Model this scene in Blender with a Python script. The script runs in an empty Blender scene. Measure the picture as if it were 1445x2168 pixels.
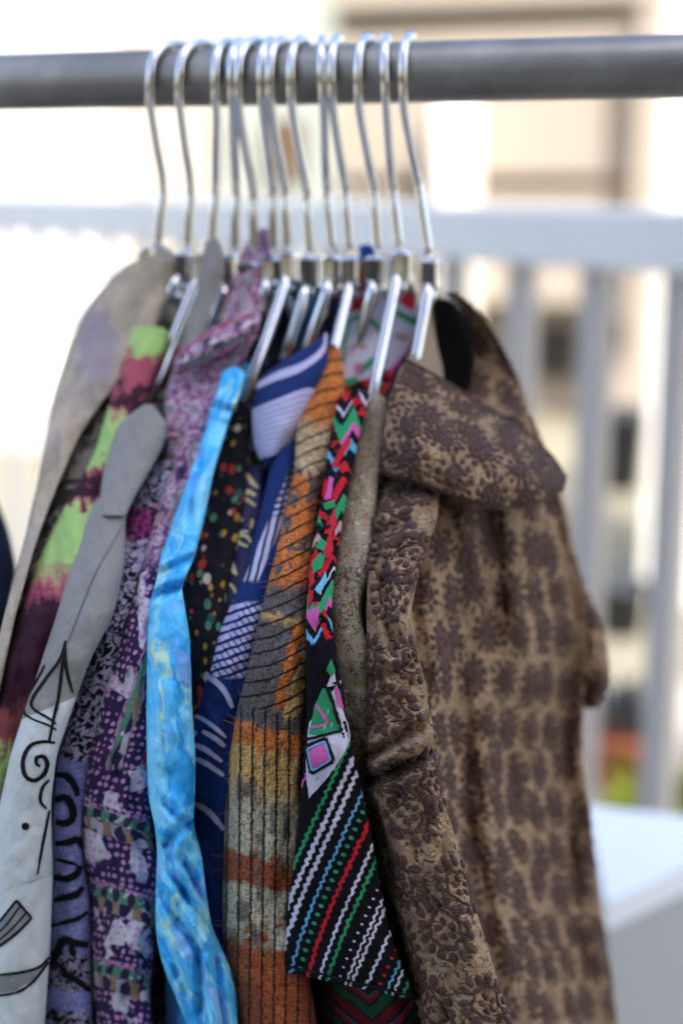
import bpy, math, random
import numpy as np

random.seed(7)
RNG = np.random.default_rng(11)
scene = bpy.context.scene
COL = scene.collection

# ------------------------------------------------------------------ camera
PX_W, PX_H = 1445.0, 2168.0
CAM = np.array([0.0, 0.0, 1.45])
YAW, PITCH = math.radians(14.0), math.radians(11.9)
F_PX = 50.0 / 36.0 * PX_H
cam = bpy.data.cameras.new("camera")
cam.lens = 50.0
cam.sensor_fit = 'VERTICAL'
cam.sensor_height = 36.0
cam.sensor_width = 24.0
cam.clip_start, cam.clip_end = 0.02, 500.0
cam.dof.use_dof = True
cam.dof.focus_distance = 0.692
cam.dof.aperture_fstop = 2.8
cam.dof.aperture_blades = 0
camo = bpy.data.objects.new("camera", cam)
COL.objects.link(camo)
camo.location = CAM
camo.rotation_euler = (math.pi / 2 - PITCH, 0.0, YAW)
scene.camera = camo

# ------------------------------------------------------------------ light
SUN_EL, SUN_AZ = math.radians(50.0), math.radians(140.0)   # azimuth clockwise from +y
world = bpy.data.worlds.new("World")
scene.world = world
world.use_nodes = True
wn = world.node_tree
sky = wn.nodes.new('ShaderNodeTexSky')
sky.sky_type = 'NISHITA'
sky.sun_disc = False
sky.sun_elevation = SUN_EL
sky.sun_rotation = SUN_AZ
sky.air_density = 1.0
sky.dust_density = 4.0
sky.ozone_density = 1.0
wn.links.new(sky.outputs[0], wn.nodes['Background'].inputs[0])
wn.nodes['Background'].inputs[1].default_value = 0.15
sun = bpy.data.lights.new("sun", 'SUN')
sun.energy = 2.1
sun.angle = math.radians(0.6)
sun.color = (1.0, 0.965, 0.92)
suno = bpy.data.objects.new("sun", sun)
COL.objects.link(suno)
suno.location = (0, -3, 8)
suno.rotation_euler = (math.pi / 2 - SUN_EL, 0.0, math.pi - SUN_AZ)
scene.view_settings.view_transform = 'Standard'
scene.view_settings.look = 'None'
scene.view_settings.exposure = 1.88
scene.view_settings.gamma = 1.0
scene.view_settings.use_curve_mapping = False
scene.cycles.use_denoising = True
scene.cycles.max_bounces = 8

# ------------------------------------------------------------------ geometry helpers
_f = np.array([-math.sin(YAW) * math.cos(PITCH), math.cos(YAW) * math.cos(PITCH), -math.sin(PITCH)])
_r = np.array([math.cos(YAW), math.sin(YAW), 0.0])
_u = np.cross(_r, _f)


def P(px, py, Y):
    """point in the place on the line of sight through a photo pixel, Y metres in front"""
    px, py, Y = np.broadcast_arrays(np.asarray(px, float), np.asarray(py, float), np.asarray(Y, float))
    d = (_f + ((px - PX_W / 2) / F_PX)[..., None] * _r - ((py - PX_H / 2) / F_PX)[..., None] * _u)
    return CAM + d * (Y / d[..., 1])[..., None]


def lat(n, seed):
    return np.random.default_rng(seed).random((n, n)) * 2 - 1


_LAT = {}


def vnoise(x, y, seed=0):
    if seed not in _LAT:
        _LAT[seed] = lat(64, seed)
    L = _LAT[seed]
    xi, yi = np.floor(x).astype(int), np.floor(y).astype(int)
    fx, fy = x - xi, y - yi
    fx, fy = fx * fx * (3 - 2 * fx), fy * fy * (3 - 2 * fy)
    g = lambda a, b: L[a % 64, b % 64]
    return (g(xi, yi) * (1 - fx) * (1 - fy) + g(xi + 1, yi) * fx * (1 - fy)
            + g(xi, yi + 1) * (1 - fx) * fy + g(xi + 1, yi + 1) * fx * fy)


def catmull(pts, n):
    """n samples on a smooth curve through pts (k x d)"""
    p = np.asarray(pts, float)
    if len(p) == 2:
        t = np.linspace(0, 1, n)[:, None]
        return p[0] * (1 - t) + p[1] * t
    q = np.vstack([2 * p[0] - p[1], p, 2 * p[-1] - p[-2]])
    u = np.linspace(0, len(p) - 1 - 1e-9, n)
    i = u.astype(int)
    t = (u - i)[:, None]
    a, b, c, d = q[i], q[i + 1], q[i + 2], q[i + 3]
    return 0.5 * (2 * b + (c - a) * t + (2 * a - 5 * b + 4 * c - d) * t ** 2 + (3 * b - a - 3 * c + d) * t ** 3)


def smooth1(a, k):
    if k < 1:
        return a
    w = np.exp(-0.5 * (np.arange(-3 * k, 3 * k + 1) / k) ** 2)
    w /= w.sum()
    lo = a[0] + (a[0] - a[1:3 * k + 1][::-1]) if len(a) > 3 * k else np.full(3 * k, a[0])
    hi = a[-1] + (a[-1] - a[-3 * k - 1:-1][::-1]) if len(a) > 3 * k else np.full(3 * k, a[-1])
    return np.convolve(np.concatenate([lo, a, hi]), w, 'valid')


def root(name, label, cat, loc, group=None):
    o = bpy.data.objects.new(name, None)
    COL.objects.link(o)
    o.location = loc
    o.empty_display_size = 0.02
    o['label'] = label
    o['category'] = cat
    if group:
        o['group'] = group
    return o


def tag(o, label, cat, group=None):
    o['label'] = label
    o['category'] = cat
    if group:
        o['group'] = group
    return o


def mesh(name, verts, faces, mat, parent=None, uvs=None, smooth=True, kind=None):
    """uvs: dict layer -> per-vertex (n x 2)"""
    verts = np.asarray(verts, float)
    off = np.array(parent_loc(parent))
    me = bpy.data.meshes.new(name)
    me.from_pydata((verts - off).tolist(), [], faces if isinstance(faces, list) else faces.tolist())
    if uvs:
        li = np.empty(len(me.loops), dtype=np.int32)
        me.loops.foreach_get('vertex_index', li)
        for k, v in uvs.items():
            l = me.uv_layers.new(name=k)
            l.data.foreach_set('uv', np.asarray(v, float)[li].ravel())
    if smooth:
        me.polygons.foreach_set('use_smooth', [True] * len(me.polygons))
    me.materials.append(mat)
    me.update()
    o = bpy.data.objects.new(name, me)
    COL.objects.link(o)
    if parent is not None:
        o.parent = parent
    if kind:
        o['kind'] = kind
    return o


def parent_loc(p):
    l = np.zeros(3)
    while p is not None:
        l += np.array(p.location)
        p = p.parent
    return l


def grid_faces(nr, nc, wrap=False, base=0):
    f = []
    m = nc if wrap else nc - 1
    i = np.arange(nr - 1)[:, None] * nc
    j = np.arange(m)[None, :]
    j2 = (j + 1) % nc
    q = np.stack([i + j, i + j2, i + nc + j2, i + nc + j], -1).reshape(-1, 4) + base
    return q


def grid_normals(g):
    dr = np.gradient(g, axis=0)
    dc = np.gradient(g, axis=1)
    n = np.cross(dc, dr)
    n /= np.linalg.norm(n, axis=-1, keepdims=True) + 1e-12
    return n


def tube(name, pts, rad, mat, parent=None, nseg=10, n=None, squash=1.0):
    p = catmull(pts, n) if n else np.asarray(pts, float)
    rad = np.broadcast_to(np.asarray(rad, float), (len(p),))
    t = np.gradient(p, axis=0)
    t /= np.linalg.norm(t, axis=1, keepdims=True)
    ref = np.array([1.0, 0, 0]) if abs(t[0][0]) < .9 else np.array([0, 0, 1.0])
    V = []
    for k in range(len(p)):
        a = ref - t[k] * ref.dot(t[k])
        a /= np.linalg.norm(a)
        b = np.cross(t[k], a)
        ref = a
        th = np.linspace(0, 2 * math.pi, nseg, endpoint=False)
        V.append(p[k] + rad[k] * (np.cos(th)[:, None] * a * squash + np.sin(th)[:, None] * b))
    V = np.array(V)
    F = grid_faces(len(p), nseg, True).tolist()
    F.append(list(range(nseg))[::-1])
    F.append([(len(p) - 1) * nseg + k for k in range(nseg)])
    return mesh(name, V.reshape(-1, 3), F, mat, parent)


def box_vf(c, s, rz=0.0, bev=0.0):
    """chamfered box: centre c, size s"""
    x, y, z = np.array(s) / 2
    b = min(bev, x * .9, y * .9, z * .9)
    V, F = [], []
    if b <= 0:
        for sx in (-x, x):
            for sy in (-y, y):
                for sz in (-z, z):
                    V.append((sx, sy, sz))
        F = [[0, 1, 3, 2], [4, 6, 7, 5], [0, 4, 5, 1], [2, 3, 7, 6], [0, 2, 6, 4], [1, 5, 7, 3]]
    else:
        prof = [(-z, b), (-z + b, 0), (z - b, 0), (z, b)]
        for zz, i in prof:
            for (cx, cy) in ((-1, -1), (1, -1), (1, 1), (-1, 1)):
                # each corner chamfered
                a1 = (cx * (x - i), cy * (y - i - b))
                a2 = (cx * (x - i - b), cy * (y - i))
                if cx * cy > 0:
                    pr = (a1, a2)
                else:
                    pr = (a2, a1)
                # order counter-clockwise
                for q in pr:
                    V.append((q[0], q[1], zz))
        for k in range(3):
            for j in range(8):
                F.append([k * 8 + j, k * 8 + (j + 1) % 8, (k + 1) * 8 + (j + 1) % 8, (k + 1) * 8 + j])
        F.append(list(range(8))[::-1])
        F.append([24 + j for j in range(8)])
    V = np.array(V)
    cz, sz_ = math.cos(rz), math.sin(rz)
    R = np.array([[cz, -sz_, 0], [sz_, cz, 0], [0, 0, 1]])
    return V @ R.T + np.array(c), F


def box(name, c, s, mat, parent=None, rz=0.0, bev=0.0, smooth=False):
    V, F = box_vf(c, s, rz, bev)
    return mesh(name, V, F, mat, parent, smooth=smooth)


# ------------------------------------------------------------------ shader-node shorthand
T = None


def lin(h):
    h = h.lstrip('#')
    v = [int(h[i:i + 2], 16) / 255 for i in (0, 2, 4)]
    return tuple([x / 12.92 if x <= .04045 else ((x + .055) / 1.055) ** 2.4 for x in v] + [1.0])


class S:
    def __init__(s, k): s.k = k
    def __add__(a, b): return M('ADD', a, b)
    __radd__ = __add__
    def __sub__(a, b): return M('SUBTRACT', a, b)
    def __rsub__(a, b): return M('SUBTRACT', b, a)
    def __mul__(a, b): return M('MULTIPLY', a, b)
    __rmul__ = __mul__
    def __truediv__(a, b): return M('DIVIDE', a, b)
    def __neg__(a): return M('MULTIPLY', a, -1.0)


def put(node, i, v):
    if isinstance(v, S):
        T.links.new(v.k, node.inputs[i])
    elif isinstance(v, str):
        node.inputs[i].default_value = lin(v)
    else:
        node.inputs[i].default_value = v


def M(op, *a):
    n = T.nodes.new('ShaderNodeMath')
    n.operation = op
    for i, v in enumerate(a):
        put(n, i, v)
    return S(n.outputs[0])


def sn(x): return M('SINE', x)
def ab(x): return M('ABSOLUTE', x)
def fr(x): return M('FRACT', x)
def fl(x): return M('FLOOR', x)
def mn(a, b): return M('MINIMUM', a, b)
def mx(a, b): return M('MAXIMUM', a, b)
def sq(x): return M('SQRT', x)
def tri(x): return M('PINGPONG', x, 1.0)


def st(x, a, b):
    """smooth step: 0 below a, 1 above b (reversed if a > b)"""
    n = T.nodes.new('ShaderNodeMapRange')
    n.interpolation_type = 'SMOOTHSTEP'
    if a > b:
        put(n, 0, x); put(n, 1, b); put(n, 2, a); put(n, 3, 1.0); put(n, 4, 0.0)
    else:
        put(n, 0, x); put(n, 1, a); put(n, 2, b); put(n, 3, 0.0); put(n, 4, 1.0)
    return S(n.outputs[0])


def band(x, a, b, e=.02): return st(x, a - e, a + e) * st(x, b + e, b - e)


def mix(f, a, b, mode='MIX'):
    n = T.nodes.new('ShaderNodeMix')
    n.data_type = 'RGBA'
    n.blend_type = mode
    put(n, 0, f); put(n, 6, a); put(n, 7, b)
    return S(n.outputs[2])


def vec(x, y, z=0.0):
    n = T.nodes.new('ShaderNodeCombineXYZ')
    put(n, 0, x); put(n, 1, y); put(n, 2, z)
    return S(n.outputs[0])


def noise(v, sc, det=2.0, ro=.5, dist=0.0):
    n = T.nodes.new('ShaderNodeTexNoise')
    put(n, 'Vector', v); put(n, 'Scale', sc); put(n, 'Detail', det); put(n, 'Roughness', ro); put(n, 'Distortion', dist)
    return S(n.outputs[0])


def noisec(v, sc, det=2.0):
    n = T.nodes.new('ShaderNodeTexNoise')
    put(n, 'Vector', v); put(n, 'Scale', sc); put(n, 'Detail', det)
    return S(n.outputs[1])


def voro(v, sc, feat='F1', rnd=1.0):
    n = T.nodes.new('ShaderNodeTexVoronoi')
    n.feature = feat
    put(n, 'Vector', v); put(n, 'Scale', sc); put(n, 'Randomness', rnd)
    return S(n.outputs['Distance']), S(n.outputs['Color']) if feat != 'DISTANCE_TO_EDGE' else None


def sep(v):
    n = T.nodes.new('ShaderNodeSeparateXYZ')
    put(n, 0, v)
    return S(n.outputs[0]), S(n.outputs[1]), S(n.outputs[2])


def ramp(f, stops, interp='LINEAR'):
    n = T.nodes.new('ShaderNodeValToRGB')
    cr = n.color_ramp
    cr.interpolation = interp
    while len(cr.elements) < len(stops):
        cr.elements.new(1.0)
    for e, (p, c) in zip(cr.elements, stops):
        e.position = p
        e.color = lin(c) if isinstance(c, str) else c
    put(n, 0, f)
    return S(n.outputs[0])


def uvs(layer):
    n = T.nodes.new('ShaderNodeUVMap')
    n.uv_map = layer
    return S(n.outputs[0])


def objco():
    n = T.nodes.new('ShaderNodeTexCoord')
    return S(n.outputs['Object'])


MATS = {}


def material(name):
    def deco(fn):
        def get():
            global T
            if name in MATS:
                return MATS[name]
            m = bpy.data.materials.new(name)
            m.use_nodes = True
            T = m.node_tree
            fn(m)
            MATS[name] = m
            return m
        return get
    return deco


def finish(col, rough=.85, bump=None, bstr=.3, bdist=.001, metal=0.0, sheen=0.0, spec=.25):
    b = T.nodes['Principled BSDF']
    put(b, 'Base Color', col); put(b, 'Roughness', rough); put(b, 'Metallic', metal)
    put(b, 'Specular IOR Level', spec)
    if sheen:
        put(b, 'Sheen Weight', sheen); put(b, 'Sheen Roughness', .5)
    if bump is not None:
        n = T.nodes.new('ShaderNodeBump')
        put(n, 'Height', bump); n.inputs['Strength'].default_value = bstr
        n.inputs['Distance'].default_value = bdist
        T.links.new(n.outputs[0], b.inputs['Normal'])


def cloth(col, amt=.22, rough=.85, sheen=.03, weave=1.0, extra=None, bstr=.5, spec=.2):
    """thread-level colour breakup and relief on a fabric colour"""
    cm = uvs('Cloth')
    x, y, _ = sep(cm)
    w1 = noise(vec(x * 22.0 * weave, y * 4.0 * weave), 1.0, 2)
    w2 = noise(vec(x * 4.0 * weave, y * 22.0 * weave), 1.0, 2)
    w = (w1 + w2) * .5
    big = noise(vec(x, y), .5, 3)
    k = (w - .5) * (amt * 4.0) + (big - .5) * .35 + 1.0
    g = vec(k, k, k)
    c = mix(1.0, col, g, 'MULTIPLY')
    wk = noise(vec(x * .9 + y * .25, y * .55), 1.0, 4, .62, .5)
    h = w * .6 + wk * 3.0 + (extra if extra is not None else 0.0)
    finish(c, rough, h, max(bstr, .4), .0014, sheen=sheen, spec=spec)


def pr():
    x, y, _ = sep(uvs('Print'))
    return x, y


def cl():
    x, y, _ = sep(uvs('Cloth'))
    return x, y


# ---- plain / setting materials
def plain(name, colour, rough=.7, amt=.12, scale=6.0, metal=0.0, spec=.3, bstr=.15):
    @material(name)
    def f(m):
        o = objco()
        n = noise(o, scale, 4, .6)
        k = (n - .5) * (amt * 2) + 1.0
        finish(mix(1.0, colour, vec(k, k, k), 'MULTIPLY'), rough, n, bstr, .004, metal=metal, spec=spec)
    return f()


@material('chrome')
def chrome(m):
    o = objco()
    n = noise(o, 90.0, 3)
    finish('#dadbde', st(n, .2, .9) * .12 + .05, noise(o, 400.0, 2), .04, .0005, metal=1.0)


@material('dull_steel')
def dull_steel(m):
    o = objco()
    x, y, z = sep(o)
    n = noise(vec(x * 8.0, y * 60.0, z * 60.0), 1.0, 4, .6)
    n2 = noise(o, 14.0, 4, .65)
    c = mix(st(n2, .38, .7), '#83817d', '#9d9b97')
    finish(c, n * .16 + .36, n, .12, .0006, metal=.8)


# ---- fabrics (Print = position along the garment in hundredths, Cloth = centimetres)
@material('beige_lilac')
def m_beige(m):
    x, y = cl()
    n = noise(vec(x, y * .8), .17, 3, .5, .4)
    n2 = noise(vec(x + 9.0, y * .3), .55, 3)
    c = mix(st(n2, .4, .65), '#b3a693', '#9a8f80')
    c = mix(st(n, .48, .62) * .4, c, '#8d8494')
    px, py = pr()
    d = sq((px - 2.05) * (px - 2.05) * 2.6 + (py - 7.3) * (py - 7.3))
    c = mix(st(d + (noise(vec(x, y), .35, 3, .6) - .5) * 1.6, .95, .45) * .75, c, '#857b8c')
    cloth(c, .2)


@material('charcoal_abstract')
def m_charcoal(m):
    x, y = cl()
    n = noise(vec(x, y), .35, 4, .6, 1.2)
    c = ramp(n, [(.30, '#161416'), (.46, '#3a3839'), (.52, '#8d8782'), (.58, '#2b292c'), (.70, '#77706c')])
    cloth(c, .25)


@material('lime_maroon')
def m_lime(m):
    px, py = pr()
    x, y = cl()
    n = noise(vec(px * 1.6, py * 2.2), 1.0, 4, .65)
    n1 = noise(vec(px * 6.0, py * 1.2), 1.0, 2, .6)
    t = (py + (n - .5) * 1.5 + (n1 - .5) * .8 - 6.5 + px * .12) / 11.0
    L, K, D, B = '#9fc274', '#a04c5e', '#341424', '#773c3e'
    pos = lambda p: (p - 6.5 + .24) / 11.0
    c = ramp(t, [(pos(6.8), L), (pos(7.45), L), (pos(7.75), K), (pos(8.3), K), (pos(8.42), D), (pos(8.62), D), (pos(8.72), K),
                 (pos(8.95), L), (pos(9.75), L), (pos(9.95), K), (pos(10.1), D), (pos(10.5), D), (pos(10.62), K), (pos(10.75), L),
                 (pos(11.75), L), (pos(12.35), K), (pos(12.75), D), (pos(14.6), D), (pos(15.0), B), (pos(15.5), B), (pos(15.8), L), (pos(17.2), L)])
    # the dark dye creeps up the right-hand side of the lower bands
    edge = 3.42 - (py - 9.0) * .46 + (n - .5) * .5
    k = st(px - edge, -.02, .30) * st(py, 10.3, 10.7)
    c = mix(k, c, mix(st(px - edge, .05, .3), K, D))
    rib = sn(x * 40.0)
    cloth(c, .2, extra=rib * .25)


@material('grey_white_drawing')
def m_greywhite(m):
    px, py = pr()
    n = noise(vec(px, py), 2.0, 2)
    k = st(py + px * .42 - .25 + (n - .5) * .05, 15.15, 15.2)
    c = mix(k, '#85827e', '#c4c8c6')
    cloth(c, .08, .7, .1, spec=.3, bstr=.2)


@material('black_lilac_squiggle')
def m_squiggle(m):
    px, py = pr()
    x, y = cl()
    d = noisec(vec(x, y), 2.2, 1)
    dx, dy, _ = sep(d)
    n = noise(vec(x + dx * .9, y + dy * .9), 3.4, 1.5, .5, .6)
    sqg = st(n, .47, .53)
    lil = mix(noise(vec(x, y), .4, 2), '#a9a3be', '#8f8aa6')
    c = mix(sqg, '#0e0c0e', lil)
    mg = band(py + (n - .5) * .3, 10.75, 11.45, .1)
    c = mix(mg, c, mix(st(n, .45, .55), '#1a0c18', '#8c2f70'))
    th = noise(vec(x * 14.0, y * 2.0), 1.0, 2) * .5 + noise(vec(x * 2.0, y * 14.0), 1.0, 2) * .5
    lav = mix(st(th, .42, .62), '#6a72ae', '#a9a6d2')
    e = py + (noise(vec(x, y), 2.0, 2) - .5) * .25 - px * .15
    lavm = mx(band(e, 15.85, 19.95, .03), band(e, 20.75, 21.2, .03))
    c = mix(lavm, c, lav)
    cloth(c, .2, weave=.8)


@material('purple_batik')
def m_batik(m):
    px, py = pr()
    x, y = cl()
    wob = noise(vec(x, y), .9, 2) - .5
    nav, pink, whi, grn, tan_ = '#2c2344', '#b884b4', '#c6c2cc', '#4f8468', '#8d765f'
    # lower part: bands across the sleeve, upper part: bands along it
    low = st(py + wob * .6, 16.19, 16.2)
    t_low = (py + (px - 2.5) * -.30 + wob * .18) / 1.62
    t_up = (px + (py - 12.0) * .33 + wob * .2) / .92 - .35
    t = fr(t_low * low + t_up * (1.0 - low))
    # dots
    dd, dc = voro(vec(x * 2.1 + y * .5, y * 2.3 - x * .4), 1.0, 'F1', .35)
    dots = st(dd + wob * .12, .36, .29)
    f1 = mix(dots, nav, pink)
    wd = st(noise(vec(x, y * .8), .55, 2, .5, .5), .55, .58)
    f2 = mix(dots * .85, whi, '#c47fb4')
    c = mix(wd, f1, f2)
    # ovals in the green band, chain in the tan band
    od = sq(M('POWER', fr(x * .95 + y * .3) - .5, 2.0) * 1.0 + M('POWER', (t - .71) * 4.0, 2.0) * .5)
    g = mix(st(od, .28, .22), grn, nav)
    g = mix(st(noise(vec(x, y), 1.6, 1), .60, .66), g, whi)
    od2 = sq(M('POWER', fr(x * .8 + .4) - .5, 2.0) + M('POWER', (t - .88) * 3.2, 2.0) * .5)
    tn = mix(st(od2, .36, .30), tan_, mix(st(noise(vec(x, y), .7, 1), .5, .54), nav, '#aaa3ae'))
    c = mix(band(t, .58, .63, .01), c, mix(st(noise(vec(x * 3.0, y), 1.5, 1), .55, .6), '#b07aa6', nav))
    c = mix(band(t, .64, .78, .012), c, g)
    c = mix(band(t, .79, .97, .012), c, tn)
    red = band(fr(t_up * .5 + .1), .30, .36, .01) * (1.0 - low)
    c = mix(red, c, '#a8274e')
    # collar end: smaller brushwork in pinks and greens
    nn = noise(vec(x * .9, y * .75), 1.0, 3, .62, 1.6)
    top = ramp(nn, [(.30, '#2c2344'), (.40, '#6d4f72'), (.46, '#a05a86'), (.50, '#c9c0c4'), (.54, '#8f6f9a'), (.58, '#5f8f78'), (.62, '#a8385e'), (.68, '#4a3a5c'), (.76, '#a892ae')])
    c = mix(st(py, 12.2, 11.4), c, top)
    cloth(c, .2)


@material('sky_blue_watercolour')
def m_blue(m):
    x, y = cl()
    d = noisec(vec(x, y * .6), .5, 2)
    dx, dy, _ = sep(d)
    ux, uy = x + dx * 4.0, y * .42 + dy * 3.0
    n = noise(vec(ux, uy), .55, 4, .55, .6)
    n2 = noise(vec(ux + 20.0, uy), .55, 4, .6, .9)
    n3 = noise(vec(ux, uy + 40.0), .55, 2)
    fine = noise(vec(ux * 5.0, uy * 2.0), 1.0, 3, .6, .6)
    c = ramp(n + (fine - .5) * .16, [(.28, '#228cd8'), (.40, '#38a8e8'), (.50, '#52bcf2'), (.58, '#78cff7'), (.70, '#94dcf7')])
    c = mix(st(n2 + (fine - .5) * .2, .56, .64) * .7, c, '#a5dcd6')
    c = mix(st(n2 + (fine - .5) * .2, .64, .70) * .7, c, '#cfe3b4')
    c = mix(st(n3 + (fine - .5) * .15, .58, .66) * .5, c, '#93a0e0')
    c = mix(st(fine, .60, .68) * .25, c, '#2a84d0')
    cloth(c, .14, .72, .0, spec=.2, bstr=.45)


@material('dark_confetti')
def m_confetti(m):
    x, y = cl()
    vd, vc = voro(vec(x * 1.9, y * 1.2), 1.0, 'F1', .75)
    r, g, b = sep(vc)
    size = .31 + g * .14
    k = st(vd - size, .03, -.03)
    pal = ramp(r, [(0, '#a07a2a'), (.22, '#c3b7a6'), (.42, '#4c7d62'), (.62, '#a5342f'), (.78, '#b9974a'), (.9, '#2c4e44')], 'CONSTANT')
    vd2, vc2 = voro(vec(x * 2.4 + 7.0, y * 1.1 + 3.0), 1.0, 'F1', 1.0)
    r2, g2, _ = sep(vc2)
    pal2 = ramp(r2, [(0, '#7c2a26'), (.4, '#8c8478'), (.6, '#31584a'), (.8, '#7d6124')], 'CONSTANT')
    c = mix(st(vd2, .2, .16) * st(g2, .55, .56), '#131119', pal2)
    c = mix(k, c, pal)
    cloth(c, .2)


@material('navy_satin')
def m_navysatin(m):
    px, py = pr()
    cloth(mix(noise(vec(px, py), 1.5, 2), '#14163a', '#20245a'), .1, .5, .0, spec=.3)


@material('indigo_brush_stripe')
def m_indigo(m):
    px, py = pr()
    x, y = cl()
    base = mix(noise(vec(x * 6.0, y * .8), 1.0, 3), '#0e1f4e', '#1b3878')
    white, ink = '#b9b4d6', '#0c1330'
    # fans of white strokes with dark lines between
    z1 = band(py, 12.75, 14.35, .05) * st(px - 5.35 + (py - 13.5) * .55, .35, .25)
    w1 = sn((py + px * .35) * 34.0 + noise(vec(px * 4.0, py * 4.0), 1.0, 1) * 3.0)
    cross = sn((px - py * .7) * 40.0 + noise(vec(px * 3.0, py * 3.0), 1.0, 1) * 3.0)
    c = mix(z1 * st(w1, -.45, -.25), base, white)
    c = mix(z1 * st(cross, .72, .86) * st(px - 4.55 - (13.9 - py) * .5, 0.0, .1), c, ink)
    z2 = st(py, 12.35, 12.25) * st(py, 9.2, 9.3)
    w2 = sn((px * .9 + py * .22) * 42.0 + noise(vec(px * 3.0, py * 3.0), 1.0, 1) * 2.0)
    chk = sn(py * 46.0 + px * 10.0)
    c2 = mix(st(w2, -.5, -.3), '#16301f', white)
    c2 = mix(st(py, 11.0, 10.85) * st(chk, .1, .35), c2, '#16244e')
    c = mix(z2 * st(px - 5.9 + (py - 10.5) * .42, -.02, .02) * st(px - 6.22 + (py - 10.5) * .42, .02, -.02), c, c2)
    cloth(c, .22)


@material('rust_ikat_weave')
def m_ikat(m):
    px, py = pr()
    x, y = cl()
    colq = noise(vec(fl(px * 7.0), py * .35), 1.7, 1) - .5
    nn = noise(vec(px * 2.0, py * 5.0), 1.0, 3, .6) - .5
    t = (py + (px - 5.6) * -.20 + colq * .45 + nn * .22 - 7.0) / 16.0
    pos = lambda p: (p - 7.0) / 16.0
    O, G, Mu, Sg, Rr, Tn = '#b5672f', '#554e4b', '#ad8a52', '#a8a188', '#8f4a2b', '#ae9470'
    c = ramp(t, [(pos(7.2), O), (pos(8.6), O), (pos(8.9), Tn), (pos(9.35), Tn), (pos(9.75), Tn), (pos(9.95), O), (pos(10.5), O),
                 (pos(12.2), O), (pos(12.4), G), (pos(12.9), G), (pos(13.0), Mu), (pos(13.2), G), (pos(15.4), G), (pos(15.45), O), (pos(15.85), O), (pos(15.95), Mu),
                 (pos(16.6), Mu), (pos(17.2), Sg), (pos(18.1), Sg), (pos(18.2), Rr), (pos(18.75), Rr), (pos(18.85), Sg), (pos(19.9), Sg), (pos(20.2), Rr), (pos(23.0), Rr)])
    patch = noise(vec(px * 2.4, py * 2.6), 1.0, 2, .5, .6)
    upper = band(py, 9.9, 12.2, .1)
    c = mix(upper * st(patch, .52, .55), c, G)
    diag = px - 6.05 + (py - 14.0) * .25 + (patch - .5) * .6
    c = mix(band(py, 13.2, 15.0, .1) * band(diag, -.05, .25, .02), c, O)
    c = mix(band(py, 12.6, 15.3, .1) * band(diag, .28, .5, .02), c, Mu)
    gcol = st(noise(vec(fl(px * 7.0) * .9, py * .9), 1.3, 2), .54, .60) * band(py, 15.7, 20.0, .1)
    c = mix(gcol * .8, c, G)
    c = mix(st(noise(vec(fl(px * 6.0) * .8, py * 1.6), 1.3, 2), .56, .6) * st(py, 19.3, 19.8), c, mix(noise(vec(px, py), 3.0, 2), '#7a3a22', O))
    low = st(py - (px - 5.0) * .2, 14.85, 14.95)
    wob = noise(vec(px, py), 6.0, 1) * .5
    th0 = noise(vec(x * 4.0, y * 8.0), 1.0, 2)
    vl = st(ab(fr(px * 3.9 + wob * .45 + (py - 15.0) * .05) - .5) + (th0 - .5) * .3, .38, .45)
    hl = st(ab(fr(py * 3.4 + px * 1.1 + wob * .5 + sn(px * 3.0) * .25) - .5), .40, .45)
    c = mix((vl * low + hl * (1.0 - low)) * .92, c, '#17110f')
    th = noise(vec(x * 9.0, y * 3.0), 1.0, 2) * .5 + noise(vec(x * 3.0, y * 9.0), 1.0, 2) * .5
    kk = st(th, .34, .60) * 1.0 + .40
    c = mix(1.0, c, vec(kk, kk, kk), 'MULTIPLY')
    cloth(c, .3, .95, .06, weave=.7, bstr=.9, extra=-1.0 * (vl * low + hl * (1.0 - low)))


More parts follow.
